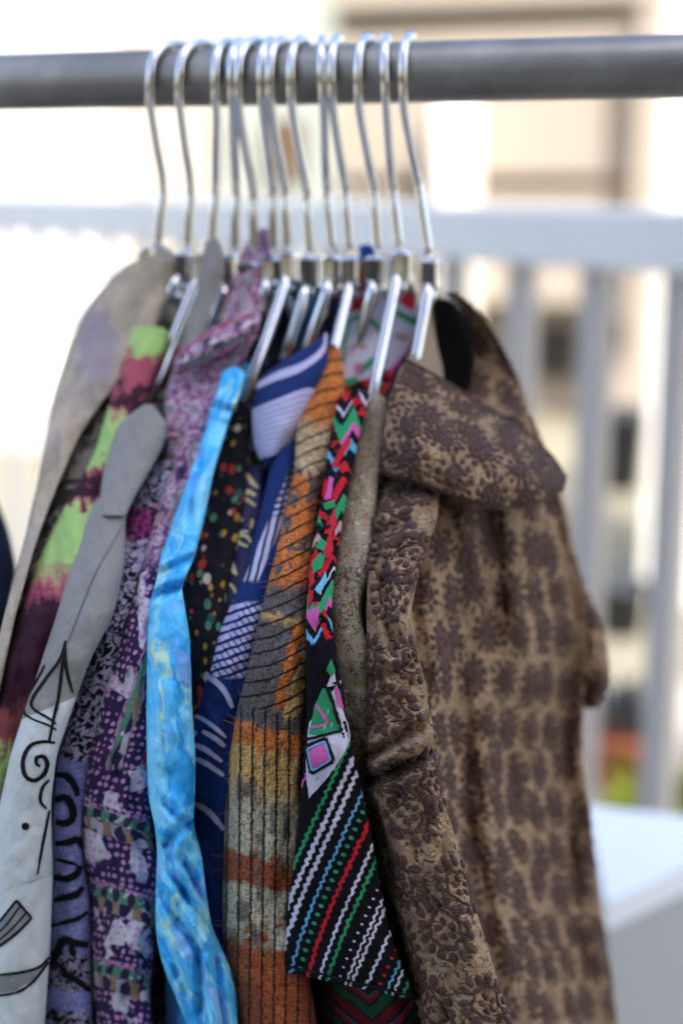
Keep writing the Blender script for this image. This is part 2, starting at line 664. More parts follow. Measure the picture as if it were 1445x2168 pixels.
@material('black_folk_stripe')
def m_folk(m):
    px, py = pr()
    x, y = cl()
    along = (py - px * .45) * 11.0
    zz = (tri(along + noise(vec(px * 3.0, py * 3.0), 1.0, 1) * 1.5) - .5) * .05 + (noise(vec(px * 5.0, py * 5.0), 1.0, 2) - .5) * .10
    bend = M('POWER', mx(py - 18.6, 0.0), 2.0) * .05
    t = px + py * .45 + zz - bend * st(px, 7.6, 6.2)
    nb = noise(vec(x * 12.0, y * 12.0), 1.0, 2)
    W, Gn, Bl, Rd, Pk = '#bdb9c9', '#2b8a5c', '#5a9cc0', '#b3202a', '#c2559c'
    c = mix(st(nb, .62, .72) * .35, '#0f0f14', '#3c3c46')
    lines = [(13.86, .035, Pk), (14.46, .05, Gn), (14.70, .06, W), (14.92, .06, W), (15.22, .04, Bl), (15.64, .055, Rd), (15.95, .045, W), (16.16, .05, Gn),
             (16.66, .035, W), (16.80, .04, W), (17.14, .04, W), (17.62, .035, Bl), (17.78, .035, W), (18.0, .04, Gn)]
    for p, w, col in lines:
        k = st(ab(t - p) + (nb - .5) * .06, w * .8 + .014, w * .8 - .014)
        c = mix(k, c, col)
    for p, r, col in ((15.41, .075, Gn), (16.46, .05, W), (17.42, .06, Rd)):
        ft = t - zz - p
        fa = fr(along * .42) - .5
        d = sq(ft * ft + fa * fa * .09)
        c = mix(st(d + (nb - .5) * .03, r, r - .03), c, col)
    # the upper sleeve carries blocks of colour instead
    bv = py * 2.1 + px * 1.1 + (tri(px * 4.5 + py * .6) - .5) * .8 + (noise(vec(px * 6.0, py * 6.0), 1.0, 2) - .5) * .35
    J = '#0f0f14'
    blk = ramp(fr(bv / 7.3), [(0, Rd), (.10, J), (.15, Gn), (.25, J), (.31, '#a98a86'), (.36, J), (.40, Rd), (.50, J), (.56, W), (.585, J), (.64, Gn), (.74, Pk), (.79, J), (.84, Bl), (.89, J)], 'CONSTANT')
    side = tri(px * 2.6 - py * .9)
    blk = mix(st(side, .30, .24), blk, mix(st(noise(vec(px * 5.0, py * 5.0), 1.0, 1), .52, .56), J, Rd))
    blk = mix(st(nb, .66, .74) * .5, blk, '#c9c4cf')
    up = st(py + px * .35, 16.0, 15.9)
    c = mix(up, c, blk)
    cloth(c, .25, .9, .0, weave=.8, spec=.1)


@material('folk_body')
def m_folkbody(m):
    x, y = cl()
    a = ab(fr(x * .16) - .5) + ab(fr(y * .2) - .5)
    n = noise(vec(x, y), 2.0, 2) - .5
    c = ramp(fr(a * 2.2 + n * .12), [(0, '#5a0f18'), (.3, '#0d0d10'), (.36, '#12452f'), (.62, '#0d0d10'), (.7, '#6a1720'), (.85, '#3c4a66'), (.9, '#101014')], 'CONSTANT')
    cloth(c, .3)


@material('sage_crackle')
def m_sage(m):
    px, py = pr()
    x, y = cl()
    vd, vc = voro(vec(x, y), 6.0, 'F1', 1.0)
    r, g, b = sep(vc)
    base = mix(noise(vec(x, y), .5, 2), '#948b73', '#a79f8c')
    spk = ramp(r, [(0, '#a03a2a'), (.18, '#3f7050'), (.34, '#b58a34'), (.5, '#2f4668'), (.62, '#cfc8ba'), (.8, '#7d765f')], 'CONSTANT')
    c = mix(st(vd, .48, .36) * st(g, .30, .31), base, spk)
    ce, _ = voro(vec(x + noise(vec(x, y), 2.0, 1) * .4, y), 2.8, 'DISTANCE_TO_EDGE', 1.0)
    zone = mx(band(py + px * .9, 18.6, 19.9, .03), st(py - px * .8, 8.6, 8.7))
    c = mix(st(ce, .07, .03) * zone * .75, c, '#3a3029')
    vd2, vc2 = voro(vec(x, y), 3.0)
    c = mix(st(vd2, .22, .18) * zone * .7, c, '#8e2b2a')
    c = mix(band(py - px * .9, 8.35, 8.5, .01), c, '#a9a491')
    cloth(c, .22)


def embro(cells):
    x, y = cl()
    d = noisec(vec(x, y), 1.1, 2)
    dx, dy, _ = sep(d)
    ve = ab(noise(vec(x + dx * .5, y + dy * .5), 2.1, 1.0, .4) - .5)
    n = noise(vec(x, y), 1.0, 3)
    tanc = mix(n, '#7d6751', '#ad9070')
    thread = st(ve, .030, .016) * st(noise(vec(x + 5.0, y), 1.4, 1), .34, .40)
    c = mix(st(noise(vec(x + 30.0, y), 1.3, 3, .6), .50, .60) * .45, tanc, '#54413a')
    c = mix(thread * .9, c, '#35261f')
    return c, thread, x, y


@material('tan_embroidery_ground')
def m_embground(m):
    c, th, x, y = embro(1)
    cloth(c, .2, .9, .05, extra=th * .6 + noise(vec(x, y), 2.0, 2) * .8, bstr=.8)


@material('brown_thread')
def m_thread(m):
    o = objco()
    x, y, z = sep(o)
    n = noise(vec(x * 300.0, y * 300.0, z * 2600.0), 1.0, 2)
    c = mix(st(n, .3, .75), '#33201b', '#5c4137')
    finish(c, .7, n, .9, .0008, sheen=.08, spec=.25)


def ink(name, colour, rough=.85):
    @material(name)
    def f(m):
        o = objco()
        n = noise(o, 1500.0, 2)
        k = n * .6 + .7
        finish(mix(1.0, colour, vec(k, k, k), 'MULTIPLY'), rough, n, .3, .0005, spec=.2)
    return f()


# ------------------------------------------------------------------ garments
def depth_at(y):
    return np.interp(y, [480, 600, 700, 800, 900, 1000, 1100, 1200, 1300, 1400, 1600, 2168, 4000],
                     [.85, .835, .812, .782, .755, .73, .705, .68, .66, .648, .638, .632, .632])


class Surf:
    """a lofted cloth surface that things can be laid on"""
    pass


def tube_cloth(name, parent, mat, rows, neck, dY=0.0, wr=.0018, seed=1, mid=.005, far=True, step=5.0, sm=3, drop=.42, back=None, roundness=.5, cap=14.0, kind=None, creases=()):
    """rows: (y, x_left, x_right[, extra depth[, tilt]]) of the near edge of the hanging cloth;
    the cloth runs back from there under the hanger's neck to the far shoulder."""
    rows = [tuple(r) + (0.0,) * (5 - len(r)) for r in rows]
    R = np.array(rows, float)
    ys = np.arange(R[0, 0], R[-1, 0] + step, step)
    I = lambda k: smooth1(np.interp(ys, R[:, 0], R[:, k]), sm)
    xl, xr, ex, tl = I(1), I(2), I(3), I(4)
    Yn = depth_at(ys) + dY + ex
    nf, ns = 41, 12
    phi = np.linspace(-math.pi / 2, math.pi / 2, nf)
    taper = np.clip((ys - ys[0]) / cap, 0, 1) if cap else np.ones_like(ys)
    taper = .25 + .75 * np.sqrt(taper)
    cxm, hw = (xl + xr) / 2, (xr - xl) / 2 * taper
    s = np.sin(phi)[None, :]
    wm = (2 * hw * Yn / F_PX)[:, None]
    b = np.minimum(wm * roundness, .03)
    px = cxm[:, None] + hw[:, None] * s
    py = ys[:, None] + (tl / 2)[:, None] * s
    Y = Yn[:, None] + b * (1 - np.cos(phi)[None, :])
    # folds: long creases running down the cloth plus small puckers
    rw = np.random.default_rng(seed).random(6) * 40
    arc = px / 60.0
    f = (vnoise(arc * 1.3 + rw[0] + ys[:, None] / 300.0, ys[:, None] / 160.0 + rw[1], seed)
         + .55 * vnoise(arc * 2.4 + rw[2] - ys[:, None] / 200.0, ys[:, None] / 70.0 + rw[3], seed + 50)
         + .38 * vnoise(arc * 4.0 + rw[4], ys[:, None] / 30.0 + rw[5], seed + 90)
         + .14 * vnoise(arc * 7.0 + rw[1], ys[:, None] / 13.0 + rw[0], seed + 91)) * 1.25
    Y = Y + f * wr * np.cos(phi)[None, :] ** .5
    for (cx0, cy0, cx1, cy1, cw, cdp) in creases:
        vx, vy = cx1 - cx0, cy1 - cy0
        L2 = math.hypot(vx, vy)
        tt = ((px - cx0) * vx + (py - cy0) * vy) / L2 ** 2
        sd = ((px - cx0) * vy - (py - cy0) * vx) / L2
        endf = np.clip(1.2 - np.abs(tt - .5) * 2, 0, .2) / .2
        Y = Y + endf * cdp * (np.exp(-(sd / cw) ** 2) - .7 * np.exp(-((sd - 2 * cw) / (1.3 * cw)) ** 2) - .5 * np.exp(-((sd + 2 * cw) / (1.3 * cw)) ** 2))
    front = P(px, py, Y)
    # silhouette wobble
    side_px = vnoise(ys / 90.0 + rw[2], ys * 0 + rw[1], seed + 7) * wr * 1500
    nk = np.array(neck)
    rings, prx = [], []
    L, Rr = front[:, 0], front[:, -1]
    C = (L + Rr) / 2
    bk = .40 if back is None else back
    t = np.linspace(0, 1, ns + 1)[1:]
    sides = []
    for sgn, E in ((-1, L), (1, Rr)):
        Mx = np.empty_like(E)
        Mx[:, 0] = nk[0] + sgn * mid
        Mx[:, 1] = np.maximum(nk[1], E[:, 1] + .03)
        Mx[:, 2] = E[:, 2]
        Fx = np.empty_like(E)
        Fx[:, 0] = 2 * nk[0] - C[:, 0] + sgn * .004
        Fx[:, 1] = np.maximum(2 * nk[1] - C[:, 1], Mx[:, 1] + .03)
        Fx[:, 2] = E[:, 2]
        pin = E * .62 + C * .38
        pin = CAM + (pin - CAM) * (1 + .042 / np.maximum(pin[:, 1:2], .3))
        pts = []
        for k in t:
            if k < .2:
                q = E * (1 - k / .2) + pin * (k / .2)
            elif not far:
                q = pin * (1 - (k - .2) / .8) + Mx * ((k - .2) / .8)
            elif k < .5:
                q = pin * (1 - (k - .2) / .3) + Mx * ((k - .2) / .3)
            else:
                q = Mx * (2 - 2 * k) + Fx * (2 * k - 1)
            q = q.copy()
            q[:, 0] += vnoise(ys / 110.0 + rw[0], ys * 0 + k * 5 + sgn, seed + 3) * .0035 * (1 if k < .95 else 0)
            pts.append(q)
        sides.append(np.array(pts).transpose(1, 0, 2))
    ring = np.concatenate([sides[0][:, ::-1], front, sides[1]], 1)
    # print coordinates carry on round the sides
    pxs = []
    for sgn, E, sd in ((-1, xl, sides[0]), (1, xr, sides[1])):
        d = np.linalg.norm(sd - (L if sgn < 0 else Rr)[:, None, :], axis=2)
        pxs.append(E[:, None] + sgn * d * 4700)
    PX = np.concatenate([pxs[0][:, ::-1], px, pxs[1]], 1)
    PY = np.concatenate([np.repeat(py[:, :1], ns, 1), py, np.repeat(py[:, -1:], ns, 1)], 1)
    if drop:
        nd = 22
        extra, epx, epy = [], [], []
        for k in range(1, nd + 1):
            q = ring[-1].copy()
            q[:, 2] -= drop * k / nd
            q[:, 0] += .004 * math.sin(k * .6) * k / nd
            extra.append(q)
            epx.append(PX[-1]); epy.append(PY[-1] + drop * k / nd * 4700)
        ring = np.concatenate([ring, np.array(extra)], 0)
        PX = np.concatenate([PX, np.array(epx)], 0)
        PY = np.concatenate([PY, np.array(epy)], 0)
    # cloth coordinates in centimetres
    du = np.linalg.norm(np.diff(ring, axis=1), axis=2)
    U = np.concatenate([np.zeros((len(ring), 1)), np.cumsum(du, 1)], 1)
    U -= U[:, [ns + nf // 2]]
    dv = np.linalg.norm(np.diff(ring[:, ns + nf // 2], axis=0), axis=1)
    V = np.concatenate([[0], np.cumsum(dv)])[:, None] + np.zeros_like(U)
    nr, nc = ring.shape[:2]
    faces = grid_faces(nr, nc, False)
    o = mesh(name, ring.reshape(-1, 3), faces, mat, parent,
             {'Cloth': np.stack([U * 100, V * 100], -1).reshape(-1, 2), 'Print': np.stack([PX / 100, PY / 100], -1).reshape(-1, 2)}, kind=kind)
    S_ = Surf()
    S_.obj, S_.front, S_.ys, S_.xl, S_.xr, S_.phi, S_.tl = o, front, ys, xl, xr, phi, tl
    S_.parent = parent
    S_.grid = ring
    S_.n = grid_normals(front)
    # outward = towards the viewer
    if np.mean(np.sum(S_.n * (CAM - front), -1)) < 0:
        S_.n = -S_.n
    return S_


def on(S_, px, py, off=.0004):
    """point on the front of a cloth surface, by its row and sideways position"""
    px, py = np.asarray(px, float), np.asarray(py, float)
    cx = np.interp(py, S_.ys, (S_.xl + S_.xr) / 2)
    hw = np.interp(py, S_.ys, (S_.xr - S_.xl) / 2)
    s = np.clip((px - cx) / hw, -.999, .999)
    r = np.clip((py - np.interp(py, S_.ys, S_.tl) / 2 * s - S_.ys[0]) / (S_.ys[1] - S_.ys[0]), 0, len(S_.ys) - 1.001)
    c = (np.arcsin(s) - S_.phi[0]) / (S_.phi[1] - S_.phi[0])
    c = np.clip(c, 0, len(S_.phi) - 1.001)
    return bil(S_.front, r, c) + off * bil(S_.n, r, c)


def bil(g, r, c):
    r0, c0 = r.astype(int), c.astype(int)
    a, b = (r - r0)[..., None], (c - c0)[..., None]
    return g[r0, c0] * (1 - a) * (1 - b) + g[r0 + 1, c0] * a * (1 - b) + g[r0, c0 + 1] * (1 - a) * b + g[r0 + 1, c0 + 1] * a * b


class Print:
    """flat printed strokes and shapes laid on a cloth surface, one mesh per colour"""
    def __init__(s, surf, off=.0005):
        s.s, s.V, s.F, s.off = surf, [], [], off

    def stroke(s, pts, w, taper=0.0, wob=.6):
        p = catmull(pts, max(6, int(len(pts) * 9)))
        t = np.gradient(p, axis=0)
        t /= np.linalg.norm(t, axis=1, keepdims=True) + 1e-9
        n = np.stack([-t[:, 1], t[:, 0]], 1)
        k = np.linspace(0, 1, len(p))
        ww = w / 2 * (1 - taper * np.abs(2 * k - 1) ** 2) * (1 + .12 * wob * RNG.standard_normal(len(p)))
        base = sum(len(v) for v in s.V)
        cols = [p + n * (ww * q)[:, None] for q in (-1, 0, 1)]
        g = np.stack(cols, 1)
        s.V.append(on(s.s, g[..., 0], g[..., 1], s.off).reshape(-1, 3))
        s.F.append(grid_faces(len(p), 3, False, base))
        return s

    def poly(s, pts, rings=5, res=10.0):
        p = np.asarray(pts, float)
        out = []
        for a, b in zip(p, np.roll(p, -1, 0)):
            m = max(2, int(np.linalg.norm(b - a) / res))
            for k in range(m):
                out.append(a + (b - a) * k / m)
        e = np.array(out)
        e += RNG.standard_normal(e.shape) * .5
        c = p.mean(0)
        g = np.stack([c + (e - c) * (k / rings) for k in range(rings + 1)], 0)
        base = sum(len(v) for v in s.V)
        s.V.append(on(s.s, g[..., 0], g[..., 1], s.off).reshape(-1, 3))
        s.F.append(grid_faces(rings + 1, len(e), True, base))
        return s

    def disc(s, x, y, rx, ry=None, rot=0.0):
        ry = ry or rx
        a = np.linspace(0, 2 * math.pi, 14, endpoint=False)
        q = np.stack([rx * np.cos(a), ry * np.sin(a)], 1)
        c_, s_ = math.cos(rot), math.sin(rot)
        return s.poly(q @ np.array([[c_, s_], [-s_, c_]]) + (x, y), 3, 1e9)

    def done(s, name, mat, parent):
        b = 0
        for v, f in zip(s.V, s.F):
            mesh(name, v, f - b, mat, parent)
            b += len(v)


def patch(name, parent, mat, ctrl, n=(28, 28), thick=.0012, wr=.0008, seed=1):
    """a cloth piece through a grid of control points (px, py, Y)"""
    C = np.array(ctrl, float)
    a = np.array([catmull(r, n[1]) for r in C])
    g = np.array([catmull(a[:, j], n[0]) for j in range(n[1])]).transpose(1, 0, 2)
    PXY = g[..., :2].copy()
    Y = g[..., 2] + wr * (vnoise(g[..., 0] / 40 + 3, g[..., 1] / 60, seed) + .5 * vnoise(g[..., 0] / 16, g[..., 1] / 22 + 9, seed + 4))
    W = P(g[..., 0], g[..., 1], Y)
    N = grid_normals(W)
    if np.mean(np.sum(N * (CAM - W), -1)) < 0:
        N = -N
    B = W - N * thick
    nr, nc = n
    V = np.concatenate([W.reshape(-1, 3), B.reshape(-1, 3)])
    F = grid_faces(nr, nc).tolist() + [q[::-1] for q in grid_faces(nr, nc, False, nr * nc).tolist()]
    k = nr * nc
    edge = [j for j in range(nc)] + [i * nc + nc - 1 for i in range(1, nr)] + [(nr - 1) * nc + j for j in range(nc - 2, -1, -1)] + [i * nc for i in range(nr - 2, 0, -1)]
    for p, q in zip(edge, edge[1:] + edge[:1]):
        F.append([q, p, p + k, q + k])
    du = np.concatenate([np.zeros((nr, 1)), np.cumsum(np.linalg.norm(np.diff(W, axis=1), axis=2), 1)], 1)
    dv = np.concatenate([np.zeros((1, nc)), np.cumsum(np.linalg.norm(np.diff(W, axis=0), axis=2), 0)], 0)
    uc = np.stack([du * 100, dv * 100], -1).reshape(-1, 2)
    up = (PXY / 100).reshape(-1, 2)
    o = mesh(name, V, F, mat, parent, {'Cloth': np.vstack([uc, uc]), 'Print': np.vstack([up, up])})
    S_ = Surf()
    S_.obj, S_.grid, S_.n, S_.parent = o, W, N, parent
    return S_


def on_patch(S_, q, off=.0006):
    """q: fractional (row, col) in 0..1"""
    r = np.clip(q[..., 0], 0, 1) * (S_.grid.shape[0] - 1.01)
    c = np.clip(q[..., 1], 0, 1) * (S_.grid.shape[1] - 1.01)
    return bil(S_.grid, r, c) + off * bil(S_.n, r, c)


def patch_strokes(name, S_, mat, parent, strokes, polys=()):
    n = 0
    for pts, w in strokes:
        p = catmull(pts, len(pts) * 8)
        t = np.gradient(p, axis=0)
        t /= np.linalg.norm(t, axis=1, keepdims=True) + 1e-9
        nn = np.stack([-t[:, 1], t[:, 0]], 1)
        g_ = np.stack([p + nn * (w / 2 * k) for k in (-1, 0, 1)], 1)
        mesh(name, on_patch(S_, g_).reshape(-1, 3), grid_faces(len(p), 3), mat, parent)
    for pts in polys:
        p = np.asarray(pts, float)
        e = catmull(np.vstack([p, p[:1]]), len(p) * 6)[:-1]
        c = p.mean(0)
        g_ = np.stack([c + (e - c) * (k / 4) for k in range(5)], 0)
        mesh(name, on_patch(S_, g_, .0004).reshape(-1, 3), grid_faces(5, len(e), True), mat, parent)


# petal: a small raised stitch
def petal_template():
    V, F = [], []
    for r, h in ((1.0, -.15), (.86, .55), (.45, .92)):
        for k in range(8):
            a = k * math.pi / 4
            V.append((r * math.cos(a), r * math.sin(a), h))
    V.append((0, 0, 1.0))
    for q in range(2):
        for k in range(8):
            F.append([q * 8 + k, q * 8 + (k + 1) % 8, q * 8 + 8 + (k + 1) % 8, q * 8 + 8 + k])
    for k in range(8):
        F.append([16 + k, 16 + (k + 1) % 8, 24])
    return np.array(V), F


PV, PF = petal_template()


def even(g, nc=60):
    """the same surface with its columns evenly spaced along each row"""
    out = []
    for row in g:
        a = np.concatenate([[0], np.cumsum(np.linalg.norm(np.diff(row, axis=0), axis=1))])
        u = np.linspace(0, a[-1], nc)
        out.append(np.stack([np.interp(u, a, row[:, k]) for k in range(3)], 1))
    w = np.array(out)
    n = grid_normals(w)
    if np.mean(np.sum(n * (CAM - w), -1)) < 0:
        n = -n
    return w, n


class Stitch:
    """raised embroidery on a surface grid"""
    def __init__(s, grid, normals):
        s.g, s.n, s.V, s.F, s.c = grid, normals, [], [], 0
        s.lr = np.linalg.norm(np.gradient(grid, axis=0), axis=2)
        s.lc = np.linalg.norm(np.gradient(grid, axis=1), axis=2)

    def place(s, r, c, dx, dy, ang, L, W, H):
        ri, ci = int(min(max(r, 0), s.g.shape[0] - 1)), int(min(max(c, 0), s.g.shape[1] - 1))
        lr, lc = s.lr[ri, ci], s.lc[ri, ci]
        nr, nc = s.g.shape[:2]
        rr, cc = r + dy / lr, c + dx / lc
        if not (0 <= rr < nr - 1.01 and 0 <= cc < nc - 1.01):
            return
        ca, sa = math.cos(ang), math.sin(ang)
        ox = dx + PV[:, 0] * L * ca - PV[:, 1] * W * sa
        oy = dy + PV[:, 0] * L * sa + PV[:, 1] * W * ca
        R_ = np.clip(r + oy / lr, 0, nr - 1.01)
        C_ = np.clip(c + ox / lc, 0, nc - 1.01)
        s.V.append(bil(s.g, R_, C_) + bil(s.n, R_, C_) * (PV[:, 2:] * H))
        s.F += [[q + s.c for q in f] for f in PF]
        s.c += len(PV)

    def rosette(s, r, c, R, dense=0):
        j = random.uniform
        hh = .6 if dense > 5 else 1.0
        if dense > 5:
            s.place(r, c, 0, 0, 0, R * .68, R * .68, .0005)
        for k in range(dense):
            a, q = j(0, 6.283), R * .62 * math.sqrt(j(0, 1))
            s.place(r, c, q * math.cos(a), q * math.sin(a), j(0, 6.28), R * .22, R * .12, .0008)
        np_ = max(9, int(round(2 * math.pi * R / .0063)))
        ph = j(0, 6)
        for k in range(np_):
            a = ph + 2 * math.pi * k / np_ + j(-.08, .08)
            q = R * j(.88, 1.0)
            s.place(r, c, q * math.cos(a), q * math.sin(a), a + j(-.3, .3), R * .23 * j(.8, 1.15), R * .165 * j(.85, 1.2), .0015 * hh)
        for k in range(int(np_ * 1.15)):     # wound thread ring
            a = 2 * math.pi * k / (np_ * 1.15) + j(-.1, .1)
            q = R * j(.50, .70)
            s.place(r, c, q * math.cos(a), q * math.sin(a), a + math.pi / 2 + j(-.2, .2), R * .22, R * .06, .0009)
            if k % 2:
                q = R * j(.58, .74)
                s.place(r, c, q * math.cos(a), q * math.sin(a), a + math.pi / 2 + j(-.3, .3), R * .2, R * .05, .0010)
        for k in range(5):
            a = 2 * math.pi * k / 5 + ph
            s.place(r, c, R * .27 * math.cos(a), R * .27 * math.sin(a), a + j(-.4, .4), R * .16, R * .12, .0012)

    def fill(s, pitch, R, rows=None, cols=None, dense=0):
        nr, nc = s.g.shape[:2]
        r0, r1 = rows or (0, nr - 1)
        r, q = float(r0), 0
        while r < r1:
            c = float(cols[0] if cols else 0)
            ri = int(min(r, nr - 1))
            c += (q % 2) * .5 * pitch / s.lc[ri, int(min(c + 1, nc - 1))]
            while c < (cols[1] if cols else nc - 1):
                ci = int(min(c, nc - 1))
                s.rosette(r + random.uniform(-.16, .16) * pitch / s.lr[ri, ci], c + random.uniform(-.14, .14) * pitch / s.lc[ri, ci], R * random.uniform(.93, 1.05), dense)
                c += pitch / s.lc[ri, ci]
            r += pitch * .88 / s.lr[ri, min(nc // 2, nc - 1)]
            q += 1

    def done(s, parent):
        return mesh('embroidery', np.concatenate(s.V), s.F, m_thread(), parent, kind='stuff')


# ------------------------------------------------------------------ the setting
def slab(name, px0, px1, py0, py1, Y, depth, mat, parent=None, z0=None, bev=0.0):
    """box whose near face spans photo columns px0..px1 and rows py0..py1 at distance Y"""
    a, b = P(px0, (py0 + py1) / 2, Y), P(px1, (py0 + py1) / 2, Y)
    top = P((px0 + px1) / 2, py0, Y)[2]
    bot = P((px0 + px1) / 2, py1, Y)[2] if z0 is None else z0
    c = ((a[0] + b[0]) / 2, Y + depth / 2, (top + bot) / 2)
    return box(name, c, (abs(b[0] - a[0]), depth, top - bot), mat, parent, bev=bev)


ground = mesh('ground', [(-60, -20, 0), (60, -20, 0), (60, 120, 0), (-60, 120, 0)], [[0, 1, 2, 3]],
              plain('pale_paving', '#7f7a68', .9, .25, .8), smooth=False)
ground['kind'] = 'structure'
bounce_floor = mesh('bounce_floor', [(-6, -6, .006), (6, -6, .006), (6, 4.4, .006), (-6, 4.4, .006)], [[0, 1, 2, 3]],
            plain('pale_bounce_floor', '#9f9a8f', .9, .15, 1.5), smooth=False)  # pale sheet added under the rack to bounce light up onto the shirts
bounce_floor['kind'] = 'structure'

cream = plain('cream_render', '#b5ad9f', .85, .05, 1.5)
white = plain('white_render', '#e4e1da', .85, .04, 1.5)
tanw = plain('tan_render', '#9a9084', .85, .08, 1.2)
tand = plain('dark_recess_brown', '#5a4838', .9, .1, 1.2)
greenish = plain('grey_green_cladding', '#98a09a', .8, .06, 1.0)
darkgl = plain('dark_window', '#3a3634', .4, .15, 2.0)
olive = plain('olive_render', '#a9a28c', .9, .1, 1.0)
railm = plain('pale_blue_paint', '#dfe0de', .6, .05, 4.0)
railp = plain('grey_paint', '#b5afa8', .6, .05, 4.0)
tablew = plain('white_table_paint', '#d5dde3', .45, .05, 3.0)
tableg = plain('table_shade_grey', '#9fa3a4', .6, .06, 3.0)  # grey puts the shade on the white table's sides into the colour

# unseen block added behind the camera to keep the sun off the rack
HA = math.pi - SUN_AZ                      # the wall faces away from the sun, across its rays
hd = np.array([math.sin(SUN_AZ), math.cos(SUN_AZ)])
ht = np.array([-hd[1], hd[0]])
hc = hd * 4.5 + np.array([0, 1.0])
hm = hc + ht * -2.3 + hd * 1.5
hb = root('shade_block', 'brown block added out of view, behind and to the right, shading the rack', 'building', (hm[0], hm[1], 0.0))
hrz = math.atan2(ht[1], ht[0])
box('wall', (hm[0], hm[1], 5.6), (8.4, 3.0, 11.2), plain('brown_shade_block', '#4a4038', .9, .1, 1.0), hb, rz=hrz)
for k in range(3):
    w_ = hc + ht * (-5.2 + 2.6 * k) - hd * .02
    box('window', (w_[0], w_[1], 1.7), (1.2, .06, 1.5), darkgl, hb, rz=hrz)

# tan building with open deck behind, to the right
b = root('building', 'tan building with dark recessed gallery behind the railing', 'building', (0.0, 10.0, 0.0))
slab('wall', 668, 1395, 640, 900, 10.6, .4, tanw, b, z0=0.0)
slab('parapet', 660, 1400, 60, 372, 10.0, .3, tanw, b)
slab('parapet', 660, 1400, 404, 640, 10.0, .3, tanw, b)
slab('roof', 655, 1410, -700, 8, 9.9, 3.0, tanw, b)
slab('recess_shade', 668, 1395, 0, 700, 12.0, .3, tand, b)  # dark brown sheet paints in the shade of the recessed gallery
slab('column', 920, 1000, 200, 420, 9.7, .35, white, b, z0=0.0)
slab('column', 1345, 1392, 8, 420, 9.75, .35, tanw, b, z0=0.0)
slab('window', 1130, 1215, 690, 800, 10.55, .06, darkgl, b)
slab('window', 1278, 1335, 680, 740, 10.55, .06, darkgl, b)

b = root('building', 'cream white building on the left behind the hangers', 'building', (-3.0, 9.0, 0.0))
slab('wall', -900, 412, -900, 900, 9.0, 2.0, cream, b, z0=0.0)
slab('wall', -900, 150, -900, 900, 8.2, .7, white, b, z0=0.0)
b = root('building', 'grey green clad wall between the cream and tan buildings', 'building', (-2.0, 9.6, 0.0))
slab('wall', 408, 668, -900, 900, 9.4, 1.5, greenish, b, z0=0.0)
slab('window', 425, 462, 250, 390, 9.34, .1, darkgl, b)
slab('window', 560, 640, 250, 380, 9.34, .1, tand, b)

tag(slab('white_wall', 1402, 1900, -500, 900, 5.3, .5, white, None, z0=0.0), 'bright white wall end at the right edge', 'wall')

# railing with boards, running from right (near) to left (far)
RA, RB = P(-260, 450, 3.75), P(1640, 505, 2.12)
d = RB - RA
ln = math.hypot(d[0], d[1])
rz = math.atan2(d[1], d[0])
b = root('railing', 'pale blue grey railing with upright balusters behind the clothes', 'railing', (RA[0], RA[1], 0.0))


def rail_z(k):
    top = np.interp(k, [0, 1], [P(-260, 405, 3.75)[2], P(1640, 446, 2.12)[2]])
    return top


HT = .095
V, F = box_vf((0, 0, 0), (ln, .05, HT), 0.0, .006)
V[:, 2] += np.interp(V[:, 0], [-ln / 2, ln / 2], [rail_z(0) - HT / 2, rail_z(1) - HT / 2])
cz, sz = math.cos(rz), math.sin(rz)
mid_ = (RA + RB) / 2
V2 = np.stack([V[:, 0] * cz - V[:, 1] * sz + mid_[0], V[:, 0] * sz + V[:, 1] * cz + mid_[1], V[:, 2]], 1)
mesh('top_rail', V2, F, railm, b, smooth=False)
# balusters
def rail_q(px):
    e = (P(px, 900, 1.0) - CAM)[:2]
    A_ = np.array([[d[0], -e[0]], [d[1], -e[1]]])
    return float(np.linalg.solve(A_, CAM[:2] - RA[:2])[0])


q0, dq = rail_q(1252), rail_q(1252) - rail_q(1090)
for k in range(-40, 4):
    q = q0 + k * dq * .97
    if not (.01 < q < .99):
        continue
    p = RA + d * q
    zt = rail_z(q) - HT
    far_ = q < .5
    box('baluster', (p[0], p[1] + .02, (zt + .06) / 2), (.024 if far_ else .05, .035, zt - .06), white if far_ else railp, b, rz=rz, bev=.004)  # far balusters are whitened to imitate the glare on the left
V, F = box_vf((mid_[0], mid_[1], .05), (ln, .05, .08), rz, .005)
mesh('bottom_rail', V, F, railm, b, smooth=False)

# white table and bench, low right
def PZ(px, py, z):
    a = P(px, py, 1.0) - CAM
    return CAM + a * ((z - CAM[2]) / a[2])


def prism(name, corners, z0, z1, mat, parent, inset=0.0):
    c = np.array([(q[0], q[1]) for q in corners])
    m_ = c.mean(0)
    c = m_ + (c - m_) * (1 - inset)
    V = [(x, y, z0) for x, y in c] + [(x, y, z1) for x, y in c]
    n = len(c)
    F = [list(range(n))[::-1], [n + k for k in range(n)]] + [[k, (k + 1) % n, n + (k + 1) % n, n + k] for k in range(n)]
    return mesh(name, V, F, mat, parent, smooth=False)


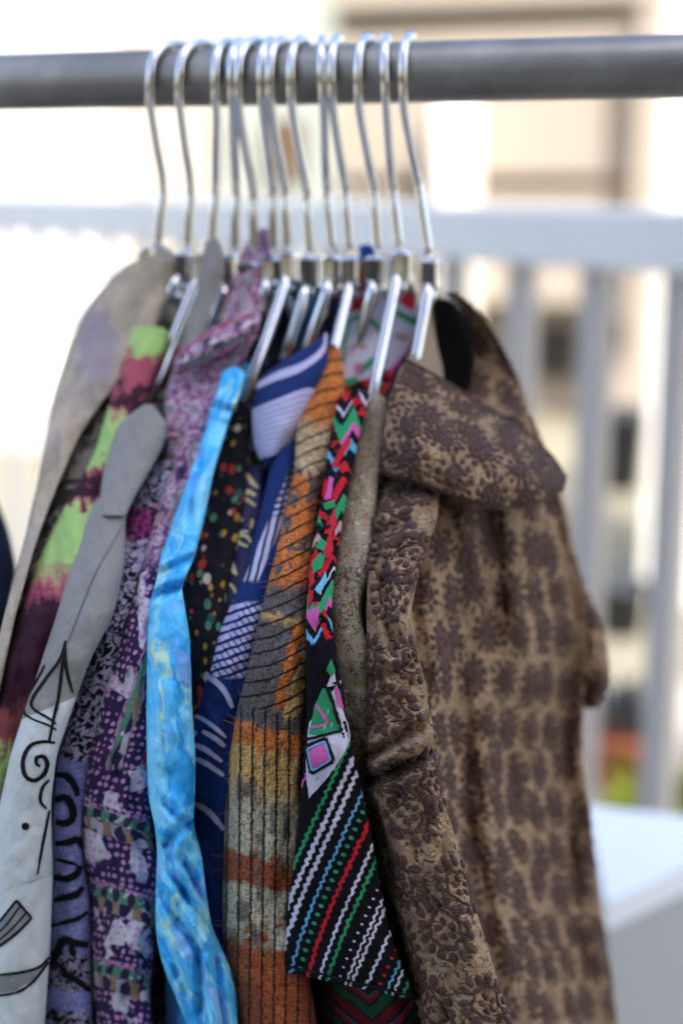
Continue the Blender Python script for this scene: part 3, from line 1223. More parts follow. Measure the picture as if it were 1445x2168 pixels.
tz = .80
cor = [PZ(1283, 1912, tz), PZ(1560, 1785, tz), PZ(1560, 1740, tz), PZ(1240, 1705, tz)]
cor[1] = cor[0] + (cor[1] - cor[0]) * 1.0
t = root('table', 'white patio table beside the brown shirt at the lower right', 'table', (float(cor[0][0]), float(cor[0][1]), 0.0))
prism('tabletop', cor, tz - .03, tz, tablew, t)
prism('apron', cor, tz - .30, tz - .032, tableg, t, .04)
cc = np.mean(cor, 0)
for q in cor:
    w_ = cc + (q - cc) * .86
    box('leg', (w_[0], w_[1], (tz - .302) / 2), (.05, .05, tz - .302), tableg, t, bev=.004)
bz = .55
cor = [PZ(1385, 2035, bz), PZ(1640, 2075, bz), PZ(1640, 1990, bz), PZ(1378, 1975, bz)]
bn = root('bench', 'low white bench below the patio table', 'bench', (float(cor[0][0]), float(cor[0][1]), 0.0))
prism('seat', cor, bz - .03, bz, tablew, bn)
cc = np.mean(cor, 0)
for q in cor:
    w_ = cc + (q - cc) * .86
    box('leg', (w_[0], w_[1], (bz - .032) / 2), (.04, .04, bz - .032), tableg, bn, bev=.004)


# planters and dark bits seen far out of focus
def lathe(name, prof, c, mat, parent, n=20):
    th = np.linspace(0, 2 * math.pi, n, endpoint=False)
    V = np.array([[(c[0] + r * math.cos(a), c[1] + r * math.sin(a), c[2] + z) for a in th] for r, z in prof])
    F = grid_faces(len(prof), n, True).tolist()
    return mesh(name, V.reshape(-1, 3), F, mat, parent)


def leaves(name, c, r, h, n, mat, parent, seed=0, L=.05):
    g = np.random.default_rng(seed)
    V, F = [], []
    for k in range(n):
        a = g.random() * 6.283
        q = r * math.sqrt(g.random())
        z = h * g.random()
        p = np.array([c[0] + q * math.cos(a), c[1] + q * math.sin(a), c[2] + z])
        d1 = g.standard_normal(3); d1[2] = abs(d1[2]) + .4
        d1 /= np.linalg.norm(d1)
        d2 = np.cross(d1, g.standard_normal(3)); d2 /= np.linalg.norm(d2)
        l = L * (.6 + .8 * g.random())
        b0 = len(V)
        V += [p, p + d1 * l * .5 + d2 * l * .22, p + d1 * l, p + d1 * l * .5 - d2 * l * .22]
        F.append([b0, b0 + 1, b0 + 2, b0 + 3])
    return mesh(name, V, F, mat, parent, smooth=False)


terra = plain('terracotta', '#b3694c', .85, .15, 20.0)
leafg = plain('yellow_green_leaf', '#8f9a2c', .7, .3, 30.0)
leafd = plain('dark_leaf', '#3f4a4c', .7, .3, 30.0)
darkpot = plain('dark_pot', '#34383d', .6, .15, 10.0)
p = P(1310, 1680, 3.5)
q = root('flower_pot', 'terracotta pot with a dark plant beyond the railing', 'plant pot', (p[0], 3.5, 0))
lathe('pot', [(.001, .001), (.06, .001), (.085, .13), (.095, .13), (.095, .16), (.08, .16), (.075, .13), (.001, .13)], (p[0], 3.5, 0), terra, q)
leaves('foliage', (p[0], 3.5, .13), .07, .14, 160, leafd, q, 3)
for k, (px_, Yk, lab) in enumerate(((1300, 3.05, 'clump of yellow green grass by the terracotta pot'), (1440, 3.1, 'yellow green plant by the foot of the white wall'))):
    p = P(px_, 1720, Yk)
    g_ = root('grass_clump', lab, 'plant', (p[0], Yk, 0), 'grass clumps along the railing')
    leaves('foliage', (p[0], Yk, 0.0), .13, .13 if k else .05, 260, leafg, g_, 5 + k, .09)
p = P(1310, 1400, 4.9)
q = root('plant_pot', 'small dark pot on the paving beyond the railing', 'plant pot', (p[0], 4.9, 0))
lathe('pot', [(.001, .001), (.07, .001), (.09, .16), (.10, .16), (.10, .19), (.085, .19), (.08, .16), (.001, .16)], (p[0], 4.9, 0), darkpot, q)
p = P(1290, 1060, 7.0)
q = root('plant_pot', 'tall dark planter near the tan building wall', 'plant pot', (p[0], 7.6, 0))
lathe('pot', [(.001, .001), (.12, .001), (.15, .4), (.16, .4), (.16, .44), (.13, .44), (.12, .4), (.001, .4)], (p[0], 7.6, 0), darkpot, q)

# ------------------------------------------------------------------ clothes rack
RODY = .85
rz0 = P(722, 157, RODY)[2]
rack = root('clothes_rack', 'dull grey steel tube rail carrying the row of hangers', 'clothes rack', (0, RODY, 0))
xs = np.linspace(-1.5, 1.1, 60)
tube('rod', np.stack([xs, np.full_like(xs, RODY), np.full_like(xs, rz0)], 1), .0172, dull_steel(), rack, 32)
for x in (-1.44, 1.04):
    tube('upright', [(x, RODY, .02), (x, RODY, .8), (x, RODY, rz0 - .012)], .015, dull_steel(), rack, 20, 12)
    tube('foot', [(x, RODY - .25, .018), (x, RODY, .018), (x, RODY + .25, .018)], .014, dull_steel(), rack, 16, 12)

# hangers: top of hook, front of hook below rod, bend, base of wire, block, near arm (visible end), shirt phrase
HANG = [
    ((378, 84), (313, 228), (345, 385), (334, 525), (315, 560), ((300, 600), (225, 700)), 'beige shirt with lilac blotches'),
    ((432, 80), (375, 228), (403, 390), (397, 532), (389, 568), ((365, 612), (322, 692)), 'lime and maroon dyed shirt'),
    ((486, 78), (453, 228), (456, 390), (448, 522), (432, 572), ((404, 628), (310, 862)), 'grey and white shirt with ink drawings'),
    ((512, 76), (488, 228), (500, 390), (497, 535), (490, 575), ((466, 645), (428, 720)), 'black and lilac squiggle shirt'),
    ((548, 74), (500, 228), (534, 400), (538, 540), (530, 590), ((515, 640), (440, 760)), 'purple batik shirt'),
    ((576, 73), (550, 228), (575, 392), (579, 540), (574, 580), ((558, 620), (498, 785)), 'sky blue watercolour shirt'),
    ((602, 73), (568, 228), (602, 392), (608, 532), (611, 570), ((600, 612), (514, 858)), 'dark confetti print shirt'),
    ((640, 73), (612, 228), (648, 400), (656, 540), (655, 578), ((640, 640), (606, 750)), 'navy satin shirt with cream scrolls'),
    ((679, 71), (680, 228), (690, 392), (704, 535), (702, 578), ((690, 622), (652, 730)), 'indigo shirt with white brush stripes'),
    ((716, 70), (699, 228), (730, 392), (741, 535), (744, 580), ((735, 632), (680, 858)), 'rust and grey woven shirt'),
    ((780, 67), (754, 228), (790, 390), (800, 535), (792, 578), ((785, 625), (740, 790)), 'black shirt with zigzag stripes'),
    ((817, 67), (812, 228), (830, 390), (846, 530), (849, 568), ((836, 612), (788, 838)), 'sage crackle print shirt'),
    ((868, 65), (849, 228), (884, 382), (909, 545), (912, 585), ((903, 632), (878, 765)), 'brown embroidered shirt'),
]
NECK = []
for hi, (top, fr_, bd, ba, bl, arm, what) in enumerate(HANG):
    deep = {0: .01, 4: .055, 10: .055, 5: .022}.get(hi, 0.0)
    pT = P(top[0], 157, RODY)
    base = P(ba[0], ba[1], RODY)
    hr = .0203
    h = root('hanger', 'chrome hanger of the ' + what, 'hanger', tuple(base), 'chrome hangers on the rod')
    # hook in 3-D: behind the rod, over the top, down the front, back under it and straight down
    xf = P(fr_[0], fr_[1], RODY - .024)
    xb = P(bd[0], bd[1], RODY)
    pts = []
    for a in np.linspace(-20, 180, 13):
        th = math.radians(a)
        yy = RODY + hr * math.cos(th) * 1.05
        zz = rz0 + hr * math.sin(th)
        k = (RODY - yy) / (.024)
        xx = pT[0] + (xf[0] - pT[0]) * k
        pts.append((xx, yy, zz))
    pts.append((xf[0] * .97 + xb[0] * .03, RODY - .0205, rz0 - .012))
    pts.append((xf[0] * .9 + xb[0] * .1, RODY - .017, rz0 - .024))
    m1 = xf * .45 + xb * .55
    pts.append((m1[0], RODY - .009, m1[2]))
    pts.append(tuple(xb))
    pts.append(tuple(xb * .6 + base * .4))
    pts.append(tuple(base))
    blk = P(bl[0], bl[1], RODY - .006)
    tube('hook', pts, .0028, chrome(), h, 12, 90)
    # ferrule: round-shouldered collar with a rivet below
    bw, bh = .0062, .0085
    th = np.linspace(0, 2 * math.pi, 16, endpoint=False)
    box('ferrule', (blk[0], blk[1], blk[2] + .001), (.0112, .0112, .0185), chrome(), h, rz=math.radians(8 * math.sin(hi * 2.1)), bev=.0021)
    rv = P(bl[0] + 2, bl[1] + 42, RODY - .008)
    prof = [(.0003, .0032), (.002, .0026), (.0031, .001), (.0031, -.001), (.002, -.0026), (.0003, -.0032)]
    VV = np.array([[(rv[0] + r * math.cos(a), rv[1] + r * math.sin(a), rv[2] + z) for a in th[::2]] for r, z in prof])
    mesh('rivet', VV.reshape(-1, 3), grid_faces(len(prof), 8, True), chrome(), h)
    # near arm curves out of the ferrule, slopes down towards the shoulder
    Ya = lambda y: min(float(depth_at(y)) + .030 + deep, RODY - (.012 if hi else -.004))
    a0 = P(arm[0][0], arm[0][1], RODY - .014 + (.008 if hi == 0 else 0))
    a1 = P(arm[1][0], arm[1][1], Ya(arm[1][1]))
    s0 = np.array([blk[0], RODY, blk[2] - bh])
    ex_, ey_ = arm[1][0] + (arm[1][0] - arm[0][0]) * .1, arm[1][1] + (arm[1][1] - arm[0][1]) * .1
    a2 = P(ex_, ey_, float(depth_at(ey_)) + .034 + deep)
    s1 = s0 * .35 + a0 * .65 + np.array([0, 0, .004])
    tube('arm', [s0, s1, a0, (a0 + a1) / 2, a1, a2], .0041, chrome(), h, 10, 36, squash=.85)
    # far arm, its mirror image behind the neck
    mir = lambda q: np.array([s0[0] + (s0[0] - q[0]) * (.1 if hi == 12 else 1.0), 2 * RODY - q[1], q[2]])
    tube('arm', [s0, mir(s1), mir(a0), mir(a0 * .7 + a1 * .3), mir(a0 * .45 + a1 * .55)], .0041, chrome(), h, 10, 36, squash=.85)
    NECK.append((blk[0], RODY))

GRP = 'shirts hanging on the rod'


def shirt(label, k, cat='shirt', name='shirt', dx=0.0):
    return root(name, label, cat, (NECK[k][0] + dx, RODY, .78), GRP)


# --- dark navy garment cut off by the left edge
g = root('jacket', 'dark navy jacket cut off by the left edge of the picture', 'jacket', (P(-60, 1500, .8)[0], .8, .78))
navyc = plain('navy_wool', '#0e1830', .9, .3, 60.0)
tube_cloth('body', g, navyc, [(980, -150, -30), (1060, -160, -5), (1120, -170, 18), (1200, -175, 36), (1300, -180, 32), (1400, -190, 12), (1600, -220, -8), (2168, -260, -40)],
           (P(-250, 600, .9)[0], .95), dY=.085, seed=3)

# --- beige
g = shirt('beige shirt with lilac blotches, leftmost on the rod', 0)
s_beige = tube_cloth('body', g, m_beige(), [(545, 285, 372), (570, 255, 372), (600, 225, 365), (640, 190, 350), (720, 150, 318), (810, 123, 262), (840, 116, 225), (920, 98, 168), (1010, 82, 130), (1050, 74, 112), (1150, 50, 76), (1300, 10, 34), (1600, -60, -30), (2168, -140, -90)],
                     NECK[0], dY=-.006, wr=.003, seed=21, roundness=.3)
patch('collar', g, m_beige(), [[(288, 560, .862), (292, 536, .87), (318, 524, .872), (348, 522, .868), (368, 540, .85)],
                               [(284, 566, .845), (300, 572, .842), (325, 570, .838), (350, 566, .838), (372, 572, .84)]], wr=.0005)
# --- charcoal abstract shirt layered on the same hanger
g = shirt('charcoal shirt with smoky abstract print between beige and lime shirts', 0, dx=.006)
tube_cloth('body', g, m_charcoal(), [(825, 215, 250), (900, 168, 245), (1010, 120, 205), (1100, 90, 180), (1200, 50, 130), (1280, 35, 100), (1400, 5, 60), (1600, -40, 0), (2168, -110, -50)],
           (NECK[0][0] + .008, RODY), dY=.010, wr=.002, seed=22)
# --- lime / maroon
g = shirt('lime green and maroon dyed shirt with pink transitions', 1)
tube_cloth('body', g, m_lime(), [(690, 262, 362), (730, 255, 352), (800, 240, 322), (850, 232, 304), (950, 204, 278), (1000, 180, 252), (1100, 122, 222), (1200, 76, 196), (1300, 45, 158), (1400, 8, 118), (1500, -22, 85), (1600, -42, 42), (1700, -62, 14), (2168, -140, -40)],
           NECK[1], dY=-.006, wr=.0022, seed=23)
# --- grey / white drawn shirt
g = shirt('grey shirt turning white below with black ink drawings', 2)
s_grey = tube_cloth('body', g, m_greywhite(), [(1050, 205, 272), (1100, 184, 266), (1200, 150, 264), (1300, 120, 242), (1400, 88, 190), (1500, 54, 154), (1600, 22, 120), (1700, 0, 108), (1850, -22, 112), (2000, -32, 106), (2168, -42, 94)],
                    NECK[2], dY=-.016, wr=.0016, seed=24)
tube_cloth('shoulder_fold', g, m_greywhite(), [(856, 290, 338), (880, 262, 352), (920, 240, 354), (960, 228, 338), (1000, 219, 316), (1040, 213, 292), (1075, 210, 274), (1090, 212, 268)],
           NECK[2], dY=-.019, wr=.0012, seed=25, far=False, drop=0, cap=40)
patch('collar', g, m_greywhite(), [[(436, 512, .835), (452, 500, .838), (464, 512, .84)], [(424, 570, .83), (450, 560, .826), (476, 570, .832)],
                                   [(405, 655, .822), (432, 650, .816), (455, 640, .82)], [(380, 745, .805), (402, 740, .80), (424, 722, .805)], [(340, 850, .785), (362, 840, .78), (378, 810, .79)]])
K = ink('black_print', '#131214')
GP = ink('grey_print', '#7d7d7d')
pr_ = Print(s_grey)
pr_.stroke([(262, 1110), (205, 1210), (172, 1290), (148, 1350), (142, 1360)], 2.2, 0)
pr_.done('seam', ink('seam_grey', '#6a6763'), g)  # slightly darker grey line for the stitched seam
pr_ = Print(s_grey)
pr_.stroke([(140, 1356), (128, 1395), (96, 1440), (70, 1480), (72, 1500), (102, 1520), (120, 1532)], 6, .3)
pr_.stroke([(140, 1358), (134, 1400), (124, 1480), (112, 1530), (104, 1570)], 7, .3)
pr_.stroke([(138, 1360), (142, 1420), (154, 1466)], 7, .5)
pr_.stroke([(96, 1408), (84, 1432), (62, 1470), (52, 1504), (66, 1520), (100, 1534), (120, 1545)], 5, .3)
pr_.stroke([(116, 1572), (90, 1570), (64, 1580), (50, 1610), (54, 1640), (72, 1652), (92, 1640), (100, 1618), (94, 1602), (80, 1603), (78, 1616), (86, 1622)], 9, .4)
pr_.stroke([(104, 1650), (90, 1668), (86, 1695), (98, 1712)], 7, .5)
pr_.disc(55, 1749, 8)
pr_.stroke([(104, 1715), (92, 1780), (80, 1850)], 6, .4)
pr_.done('printed_line', K, g)
s_pk = tube_cloth('pocket', g, m_greywhite(), [(1876, -24, 112, 0, -44), (1930, -28, 110, 0, -30), (2000, -34, 107, 0, 0), (2168, -44, 95)], NECK[2], dY=-.0205, wr=.0012, seed=44, far=False, drop=.1, cap=0)
pr_ = Print(s_pk)
pr_.stroke([(36, 1906), (0, 1950), (-40, 1990)], 6, .1)
pr_.stroke([(68, 1942), (28, 1982), (-40, 2030)], 6, .1)
pr_.stroke([(36, 1906), (68, 1942)], 6, .1)
pr_.stroke([(46, 1914), (10, 1962), (-40, 2005)], 4, .1)
pr_.stroke([(58, 1930), (18, 1974), (-40, 2020)], 4, .1)
pr_.stroke([(104, 2026), (80, 2048), (30, 2060), (-40, 2066)], 6, .2)
pr_.stroke([(102, 2036), (70, 2078), (30, 2102), (-40, 2110)], 6, .2)
pr_.done('printed_line', K, g)
pr_ = Print(s_pk, .0003)
pr_.poly([(36, 1908), (66, 1942), (28, 1980), (-30, 2024), (-30, 1985), (0, 1950)])
pr_.poly([(100, 2034), (70, 2074), (30, 2098), (-34, 2106), (-34, 2068), (30, 2062), (78, 2050)])
pr_.done('printed_shading', GP, g)
# --- squiggle
g = shirt('black and lilac squiggle shirt with lavender lower half', 3)
s_sq = tube_cloth('body', g, m_squiggle(), [(975, 325, 385), (1050, 286, 352), (1100, 265, 338), (1200, 238, 312), (1300, 212, 275), (1400, 184, 254), (1500, 150, 228), (1600, 124, 194), (1700, 114, 176), (1800, 110, 172), (1900, 108, 190), (2000, 104, 192), (2100, 98, 194), (2168, 92, 197)],
                  NECK[3], dY=.004, wr=.0014, seed=26)
pr_ = Print(s_sq)
pr_.stroke([(116, 1640), (140, 1642), (158, 1662), (164, 1685)], 15, .4)
pr_.stroke([(118, 1694), (140, 1688), (152, 1705), (154, 1730), (140, 1742), (120, 1740)], 17, .3)
pr_.stroke([(118, 1786), (140, 1784), (164, 1778), (172, 1795)], 15, .5)
pr_.stroke([(118, 1818), (140, 1824), (165, 1830)], 9, .5)
pr_.stroke([(116, 1856), (140, 1860), (162, 1850), (170, 1832)], 15, .3)
pr_.stroke([(116, 1906), (138, 1900), (160, 1894), (176, 1878)], 16, .4)
pr_.stroke([(108, 1960), (140, 1952), (165, 1944), (186, 1930)], 10, .4)
pr_.stroke([(186, 2000), (160, 1996), (138, 1990), (124, 2010), (112, 2046)], 18, .3)
pr_.stroke([(150, 2002), (158, 2024)], 15, .5)
pr_.stroke([(128, 2040), (140, 2062), (165, 2076), (190, 2098)], 14, .4)
pr_.stroke([(96, 2158), (112, 2142), (122, 2158), (140, 2150)], 8, .3)
pr_.done('printed_line', K, g)
# --- batik
g = shirt('purple and pink batik shirt with dotted bands and wide collar', 4)
tube_cloth('body', g, m_batik(), [(785, 372, 470), (830, 352, 462), (900, 352, 446), (960, 352, 432), (1000, 346, 424), (1100, 322, 394), (1200, 298, 352), (1300, 258, 336), (1400, 230, 326), (1500, 204, 326), (1600, 180, 326), (1700, 164, 322), (1750, 166, 322), (1800, 174, 330), (1900, 190, 334), (2000, 194, 326), (2100, 196, 316), (2168, 204, 322)],
           NECK[4], dY=.003, wr=.0034, seed=27)
s_bc = patch('collar', g, m_batik(), [[(545, 655, .80), (500, 672, .798), (440, 700, .79), (385, 738, .785), (368, 758, .785)],
                               [(550, 680, .79), (505, 700, .783), (450, 728, .776), (395, 762, .772), (371, 782, .776)],
                               [(545, 715, .793), (500, 738, .786), (450, 762, .779), (400, 788, .776), (376, 796, .78)]])
patch('collar_stand', g, m_batik(), [[(532, 492, .86), (556, 483, .866), (580, 488, .862)], [(502, 560, .846), (542, 560, .842), (586, 570, .85)],
                                     [(468, 640, .83), (520, 650, .82), (562, 640, .832)], [(452, 690, .82), (505, 705, .81), (545, 700, .815)]])
patch('yoke', g, m_batik(), [[(368, 790, .792), (450, 770, .792), (535, 720, .80)], [(350, 850, .775), (430, 850, .772), (480, 830, .78)], [(350, 930, .755), (410, 930, .752), (450, 900, .765)]])
RP, GP2, NV, CW = ink('rose_print', '#b03a66'), ink('moss_print', '#4f8468'), ink('plum_print', '#2c2344'), ink('chalk_print', '#cfc8cc')
patch_strokes('printed_edge', s_bc, RP, g, [([(.1, .05), (.12, .4), (.12, .8), (.2, .97)], .06), ([(.9, .1), (.92, .5), (.86, .9)], .04)])
patch_strokes('printed_edge', s_bc, GP2, g, [([(.72, .05), (.7, .3), (.74, .6), (.7, .8)], .06)])
patch_strokes('printed_fleck', s_bc, CW, g, [([(.42, .1), (.45, .2)], .1), ([(.45, .45), (.48, .52)], .1), ([(.5, .72), (.5, .78)], .1)])
patch_strokes('printed_fleck', s_bc, NV, g, [([(.3, .2), (.28, .28)], .09), ([(.3, .5), (.28, .58)], .09), ([(.3, .74), (.3, .82)], .09), ([(.62, .4), (.6, .5)], .08)])
# --- blue
g = shirt('sky blue watercolour shirt with a glossy crumpled sleeve', 5)
tube_cloth('sleeve', g, m_blue(), [(778, 470, 520), (810, 466, 516), (850, 452, 502), (880, 444, 488), (900, 438, 482), (1000, 404, 452), (1100, 368, 432), (1180, 340, 412), (1225, 332, 392), (1245, 326, 384), (1275, 317, 390), (1350, 312, 402), (1500, 310, 407), (1600, 311, 414), (1690, 314, 413), (1745, 327, 409), (1800, 333, 426), (1900, 329, 438), (1960, 329, 448), (2010, 336, 470), (2060, 350, 492), (2110, 372, 502), (2168, 396, 503)],
           NECK[5], dY=-.012, wr=.0036, seed=28, sm=2, creases=[(318, 1262, 400, 1238, 9, .006), (330, 1215, 410, 1180, 8, .004), (402, 1735, 350, 1790, 10, .005), (350, 1700, 420, 1775, 9, .004), (365, 1850, 452, 1985, 9, .005), (345, 1900, 420, 2010, 9, .005), (390, 1830, 470, 1990, 10, .005), (340, 1990, 400, 2100, 10, .005), (420, 2020, 430, 2168, 10, .006), (455, 2030, 470, 2168, 9, .005), (450, 860, 500, 872, 8, .005), (420, 960, 400, 1150, 8, .004)])
tube_cloth('body', g, m_blue(), [(1900, 345, 400), (2000, 345, 420), (2080, 350, 440), (2168, 352, 450)], NECK[5], dY=.03, wr=.002, seed=29)
patch('inner_neck', g, plain('charcoal_fill', '#1c1c22', .9, .3, 90.0), [[(556, 602, .874), (585, 598, .878), (612, 604, .874)], [(520, 720, .856), (560, 720, .852), (598, 712, .856)], [(478, 850, .82), (520, 850, .815), (560, 840, .82)]])  # dark sheet filling the gap inside the neck
# --- confetti
g = shirt('dark navy confetti print shirt with mustard, green and red dots', 6)
tube_cloth('body', g, m_confetti(), [(850, 490, 530), (900, 470, 528), (950, 450, 524), (1050, 424, 522), (1150, 394, 505), (1210, 376, 490), (1300, 388, 478), (1400, 396, 468), (1500, 400, 460), (1700, 405, 450), (2168, 405, 450)],
           NECK[6], dY=.016, wr=.002, seed=30)
patch('collar', g, plain('midnight_cotton', '#121629', .9, .3, 90.0), [[(590, 604, .868), (622, 598, .87), (652, 606, .868)], [(556, 740, .85), (600, 740, .85), (634, 730, .85)], [(505, 890, .815), (556, 890, .81), (604, 880, .815)]])
# --- navy satin scrolls
g = shirt('navy satin shirt with cream scroll print between confetti and indigo shirts', 7)
s_sat = tube_cloth('body', g, m_navysatin(), [(985, 512, 562), (1050, 500, 556), (1100, 488, 552), (1200, 464, 544), (1300, 458, 516), (1380, 456, 500), (1600, 450, 480), (2168, 440, 470)],
                   NECK[7], dY=.026, wr=.0012, seed=31)
CR = ink('cream_print', '#c2b88e')
pr_ = Print(s_sat)
pr_.stroke([(512, 1046), (526, 1042), (540, 1050)], 10, .3)
pr_.stroke([(524, 1005), (534, 1022), (546, 1034)], 10, .5)
pr_.stroke([(500, 1066), (520, 1058), (540, 1072)], 7, .3)
pr_.stroke([(498, 1118), (508, 1106), (514, 1098)], 8, .4)
pr_.stroke([(490, 1136), (506, 1128), (526, 1126)], 6, .3)
pr_.stroke([(524, 1158), (510, 1152), (502, 1142), (510, 1134), (524, 1138), (530, 1150)], 8, .3)
pr_.stroke([(478, 1168), (488, 1186), (496, 1210), (502, 1218)], 11, .6)
pr_.stroke([(462, 1248), (476, 1236), (492, 1242), (502, 1262)], 7, .3)
pr_.stroke([(462, 1342), (474, 1338), (482, 1344)], 9, .3)
pr_.stroke([(530, 1120), (534, 1100)], 7, .3)
pr_.done('printed_line', CR, g)
patch('collar', g, plain('satin_sheen_teal', '#1d5f92', .5, .5, 60.0), [[(632, 602, .874), (662, 598, .876), (694, 604, .874)], [(612, 700, .858), (650, 700, .856), (684, 690, .858)], [(580, 820, .835), (620, 820, .83), (664, 800, .835)]])  # teal colour stands for the bright blue sheen on the navy satin
# --- indigo
g = shirt('indigo blue shirt with white brush stripes and folded collar', 8)
s_ind = tube_cloth('sleeve', g, m_indigo(), [(925, 592, 630), (1000, 570, 622), (1100, 546, 604), (1200, 522, 592), (1300, 480, 556), (1400, 436, 535), (1450, 414, 530), (1520, 406, 520), (1600, 404, 505), (1700, 404, 495), (1800, 404, 490), (1900, 420, 488), (2168, 440, 490)],
                   NECK[8], dY=.012, wr=.002, seed=32)
WH = ink('white_print', '#b7b3d2')
pr_ = Print(s_ind)
pr_.stroke([(422, 1430), (450, 1438), (475, 1462), (492, 1498)], 12, .4)
pr_.stroke([(405, 1512), (430, 1522), (455, 1540), (478, 1562)], 10, .5)
pr_.stroke([(430, 1548), (455, 1562), (476, 1580)], 11, .3)
pr_.stroke([(405, 1548), (418, 1556)], 14, .3)
pr_.stroke([(404, 1574), (435, 1586), (470, 1612)], 11, .4)
pr_.stroke([(404, 1605), (430, 1612), (474, 1642)], 11, .3)
pr_.stroke([(406, 1698), (440, 1716), (474, 1756)], 13, .4)
pr_.done('printed_stroke', WH, g)
patch('collar', g, m_indigo(), [[(548, 800, .79), (600, 764, .788), (660, 726, .79), (692, 700, .80)], [(534, 850, .778), (590, 835, .768), (655, 790, .772), (692, 768, .785)],
                                [(533, 900, .768), (585, 895, .756), (640, 860, .764), (668, 842, .775)], [(540, 950, .76), (575, 950, .75), (612, 920, .756), (640, 900, .765)], [(560, 988, .755), (572, 982, .75), (590, 968, .752), (612, 950, .758)]], wr=.0012)


patch('back_neck', g, plain('dark_indigo', '#0f1530', .9, .3, 90.0), [[(676, 598, .876), (710, 594, .88), (748, 600, .876)], [(660, 680, .862), (705, 680, .86), (742, 680, .862)], [(640, 790, .83), (690, 790, .826), (738, 780, .83)]])


ind_col = [o for o in g.children if o.name.startswith('collar')][0]
S_c = Surf()
me = ind_col.data
v = np.array([x.co for x in me.vertices]) + parent_loc(g)
S_c.grid = v[:28 * 28].reshape(28, 28, 3)
S_c.n = grid_normals(S_c.grid)
if np.mean(np.sum(S_c.n * (CAM - S_c.grid), -1)) < 0:
    S_c.n = -S_c.n
st_ = [([(.10, .02), (.10, .3), (.16, .62), (.12, .9), (0.02, .97)], .07)]
for k in range(11):
    a = .36 + k * .052
    st_.append(([(a, .02), (a - .05, .3), (a + .01, .6), (a + .10, .92)], .045))
patch_strokes('printed_stroke', S_c, WH, g, st_)
# --- rust woven
g = shirt('rust, grey and mustard woven shirt with dark ribbed lines', 9)
s_ik = tube_cloth('sleeve', g, m_ikat(), [(728, 690, 716), (770, 672, 726), (830, 644, 730), (880, 628, 718), (950, 625, 706), (1000, 624, 686), (1050, 610, 674), (1100, 600, 668), (1200, 576, 656), (1300, 550, 650), (1400, 528, 650), (1500, 502, 652), (1600, 486, 648), (1700, 478, 646), (1800, 474, 640), (1900, 470, 640), (2000, 472, 645), (2168, 505, 670)],
                  NECK[9], dY=-.004, wr=.002, seed=33)
# frayed threads
FZ = ink('frayed_thread', '#8a6a4c')
V, F, n0 = [], [], 0
gr = np.random.default_rng(5)
for k in range(150):
    side = gr.random()
    y = 1000 + gr.random() * 1150
    xl_, xr_ = np.interp(y, s_ik.ys, s_ik.xl), np.interp(y, s_ik.ys, s_ik.xr)
    x = xl_ + 3 if side < .45 else (xr_ - 3 if side < .7 else xl_ + (xr_ - xl_) * gr.random())
    p0 = on(s_ik, np.array(x), np.array(y), 0.0)
    n_ = (CAM - p0) / np.linalg.norm(CAM - p0)
    l = .002 + gr.random() ** 3 * .010
    dv_ = gr.standard_normal(3) * .7 + n_ * .5 + np.array([-.8 if side < .45 else .4, 0, -.2])
    dv_ /= np.linalg.norm(dv_)
    d2_ = gr.standard_normal(3)
    cv = [p0, p0 + dv_ * l * .5 + d2_ * l * .12, p0 + dv_ * l + d2_ * l * .35]
    c_ = catmull(cv, 7)
    wv = np.cross(dv_, n_); wv /= np.linalg.norm(wv) + 1e-9
    g2 = np.stack([c_ - wv * .00011, c_ + wv * .00011], 1)
    V.append(g2.reshape(-1, 3)); F.append(grid_faces(7, 2, False, n0)); n0 += 14
fz = mesh('frayed_threads', np.concatenate(V), np.concatenate(F), FZ, g)
fz['kind'] = 'stuff'
patch('neck_label', g, plain('royal_blue_tape', '#27479a', .8, .2, 80.0), [[(758, 522, .868), (775, 517, .87), (792, 522, .868)], [(760, 545, .866), (775, 548, .866), (790, 545, .866)]], n=(8, 10), wr=.0002)
patch('back_neck', g, plain('brown_cotton', '#7d4526', .9, .3, 80.0), [[(758, 545, .868), (778, 548, .87), (800, 545, .868)], [(752, 620, .862), (778, 625, .862), (805, 620, .862)]], n=(10, 10), wr=.0004)
# --- black folk stripe
g = shirt('black shirt with zigzag stripes in green, white, blue and red', 10)
s_fk = tube_cloth('sleeve', g, m_folk(), [(828, 722, 790), (900, 700, 765), (1000, 688, 745), (1100, 672, 725), (1200, 653, 710), (1300, 648, 700), (1400, 648, 714), (1500, 649, 728), (1600, 644, 748), (1700, 634, 772), (1800, 624, 792), (1900, 612, 810), (1960, 607, 824, 0, 14), (2010, 604, 842, 0, 28), (2050, 601, 862, 0, 44), (2086, 600, 884, .002, 62)],
                  NECK[10], dY=-.016, wr=.0022, seed=34, drop=0, far=False, roundness=.32)
tube_cloth('body', g, m_folkbody(), [(1500, 660, 720), (1800, 650, 780), (1950, 660, 850), (2050, 668, 880), (2168, 675, 900)], NECK[10], dY=.02, wr=.002, seed=35)
hem = Print(s_fk, .0007)
hem.stroke([(604, 2046), (680, 2062), (760, 2080), (840, 2100), (878, 2112)], 5, .1)
hem.done('hem_stitching', K, g)
PKm, GNm, RDm, BLm = ink('pink_print', '#bd5698'), ink('green_print', '#2b8558'), ink('red_print', '#b0222c'), ink('light_blue_print', '#6aa3c4')
WTm, TNm, K2 = ink('pale_print', '#b9b5c4'), ink('dusty_pink_print', '#a08480'), ink('jet_print', '#0d0d11')
a = Print(s_fk, .0004)
a.poly([(655, 1530), (720, 1440), (724, 1500), (742, 1560), (725, 1600), (690, 1650), (655, 1690), (648, 1620)])
a.poly([(690, 1455), (706, 1420), (712, 1450)])
a.done('printed_ground', WTm, g)
a = Print(s_fk, .0007)
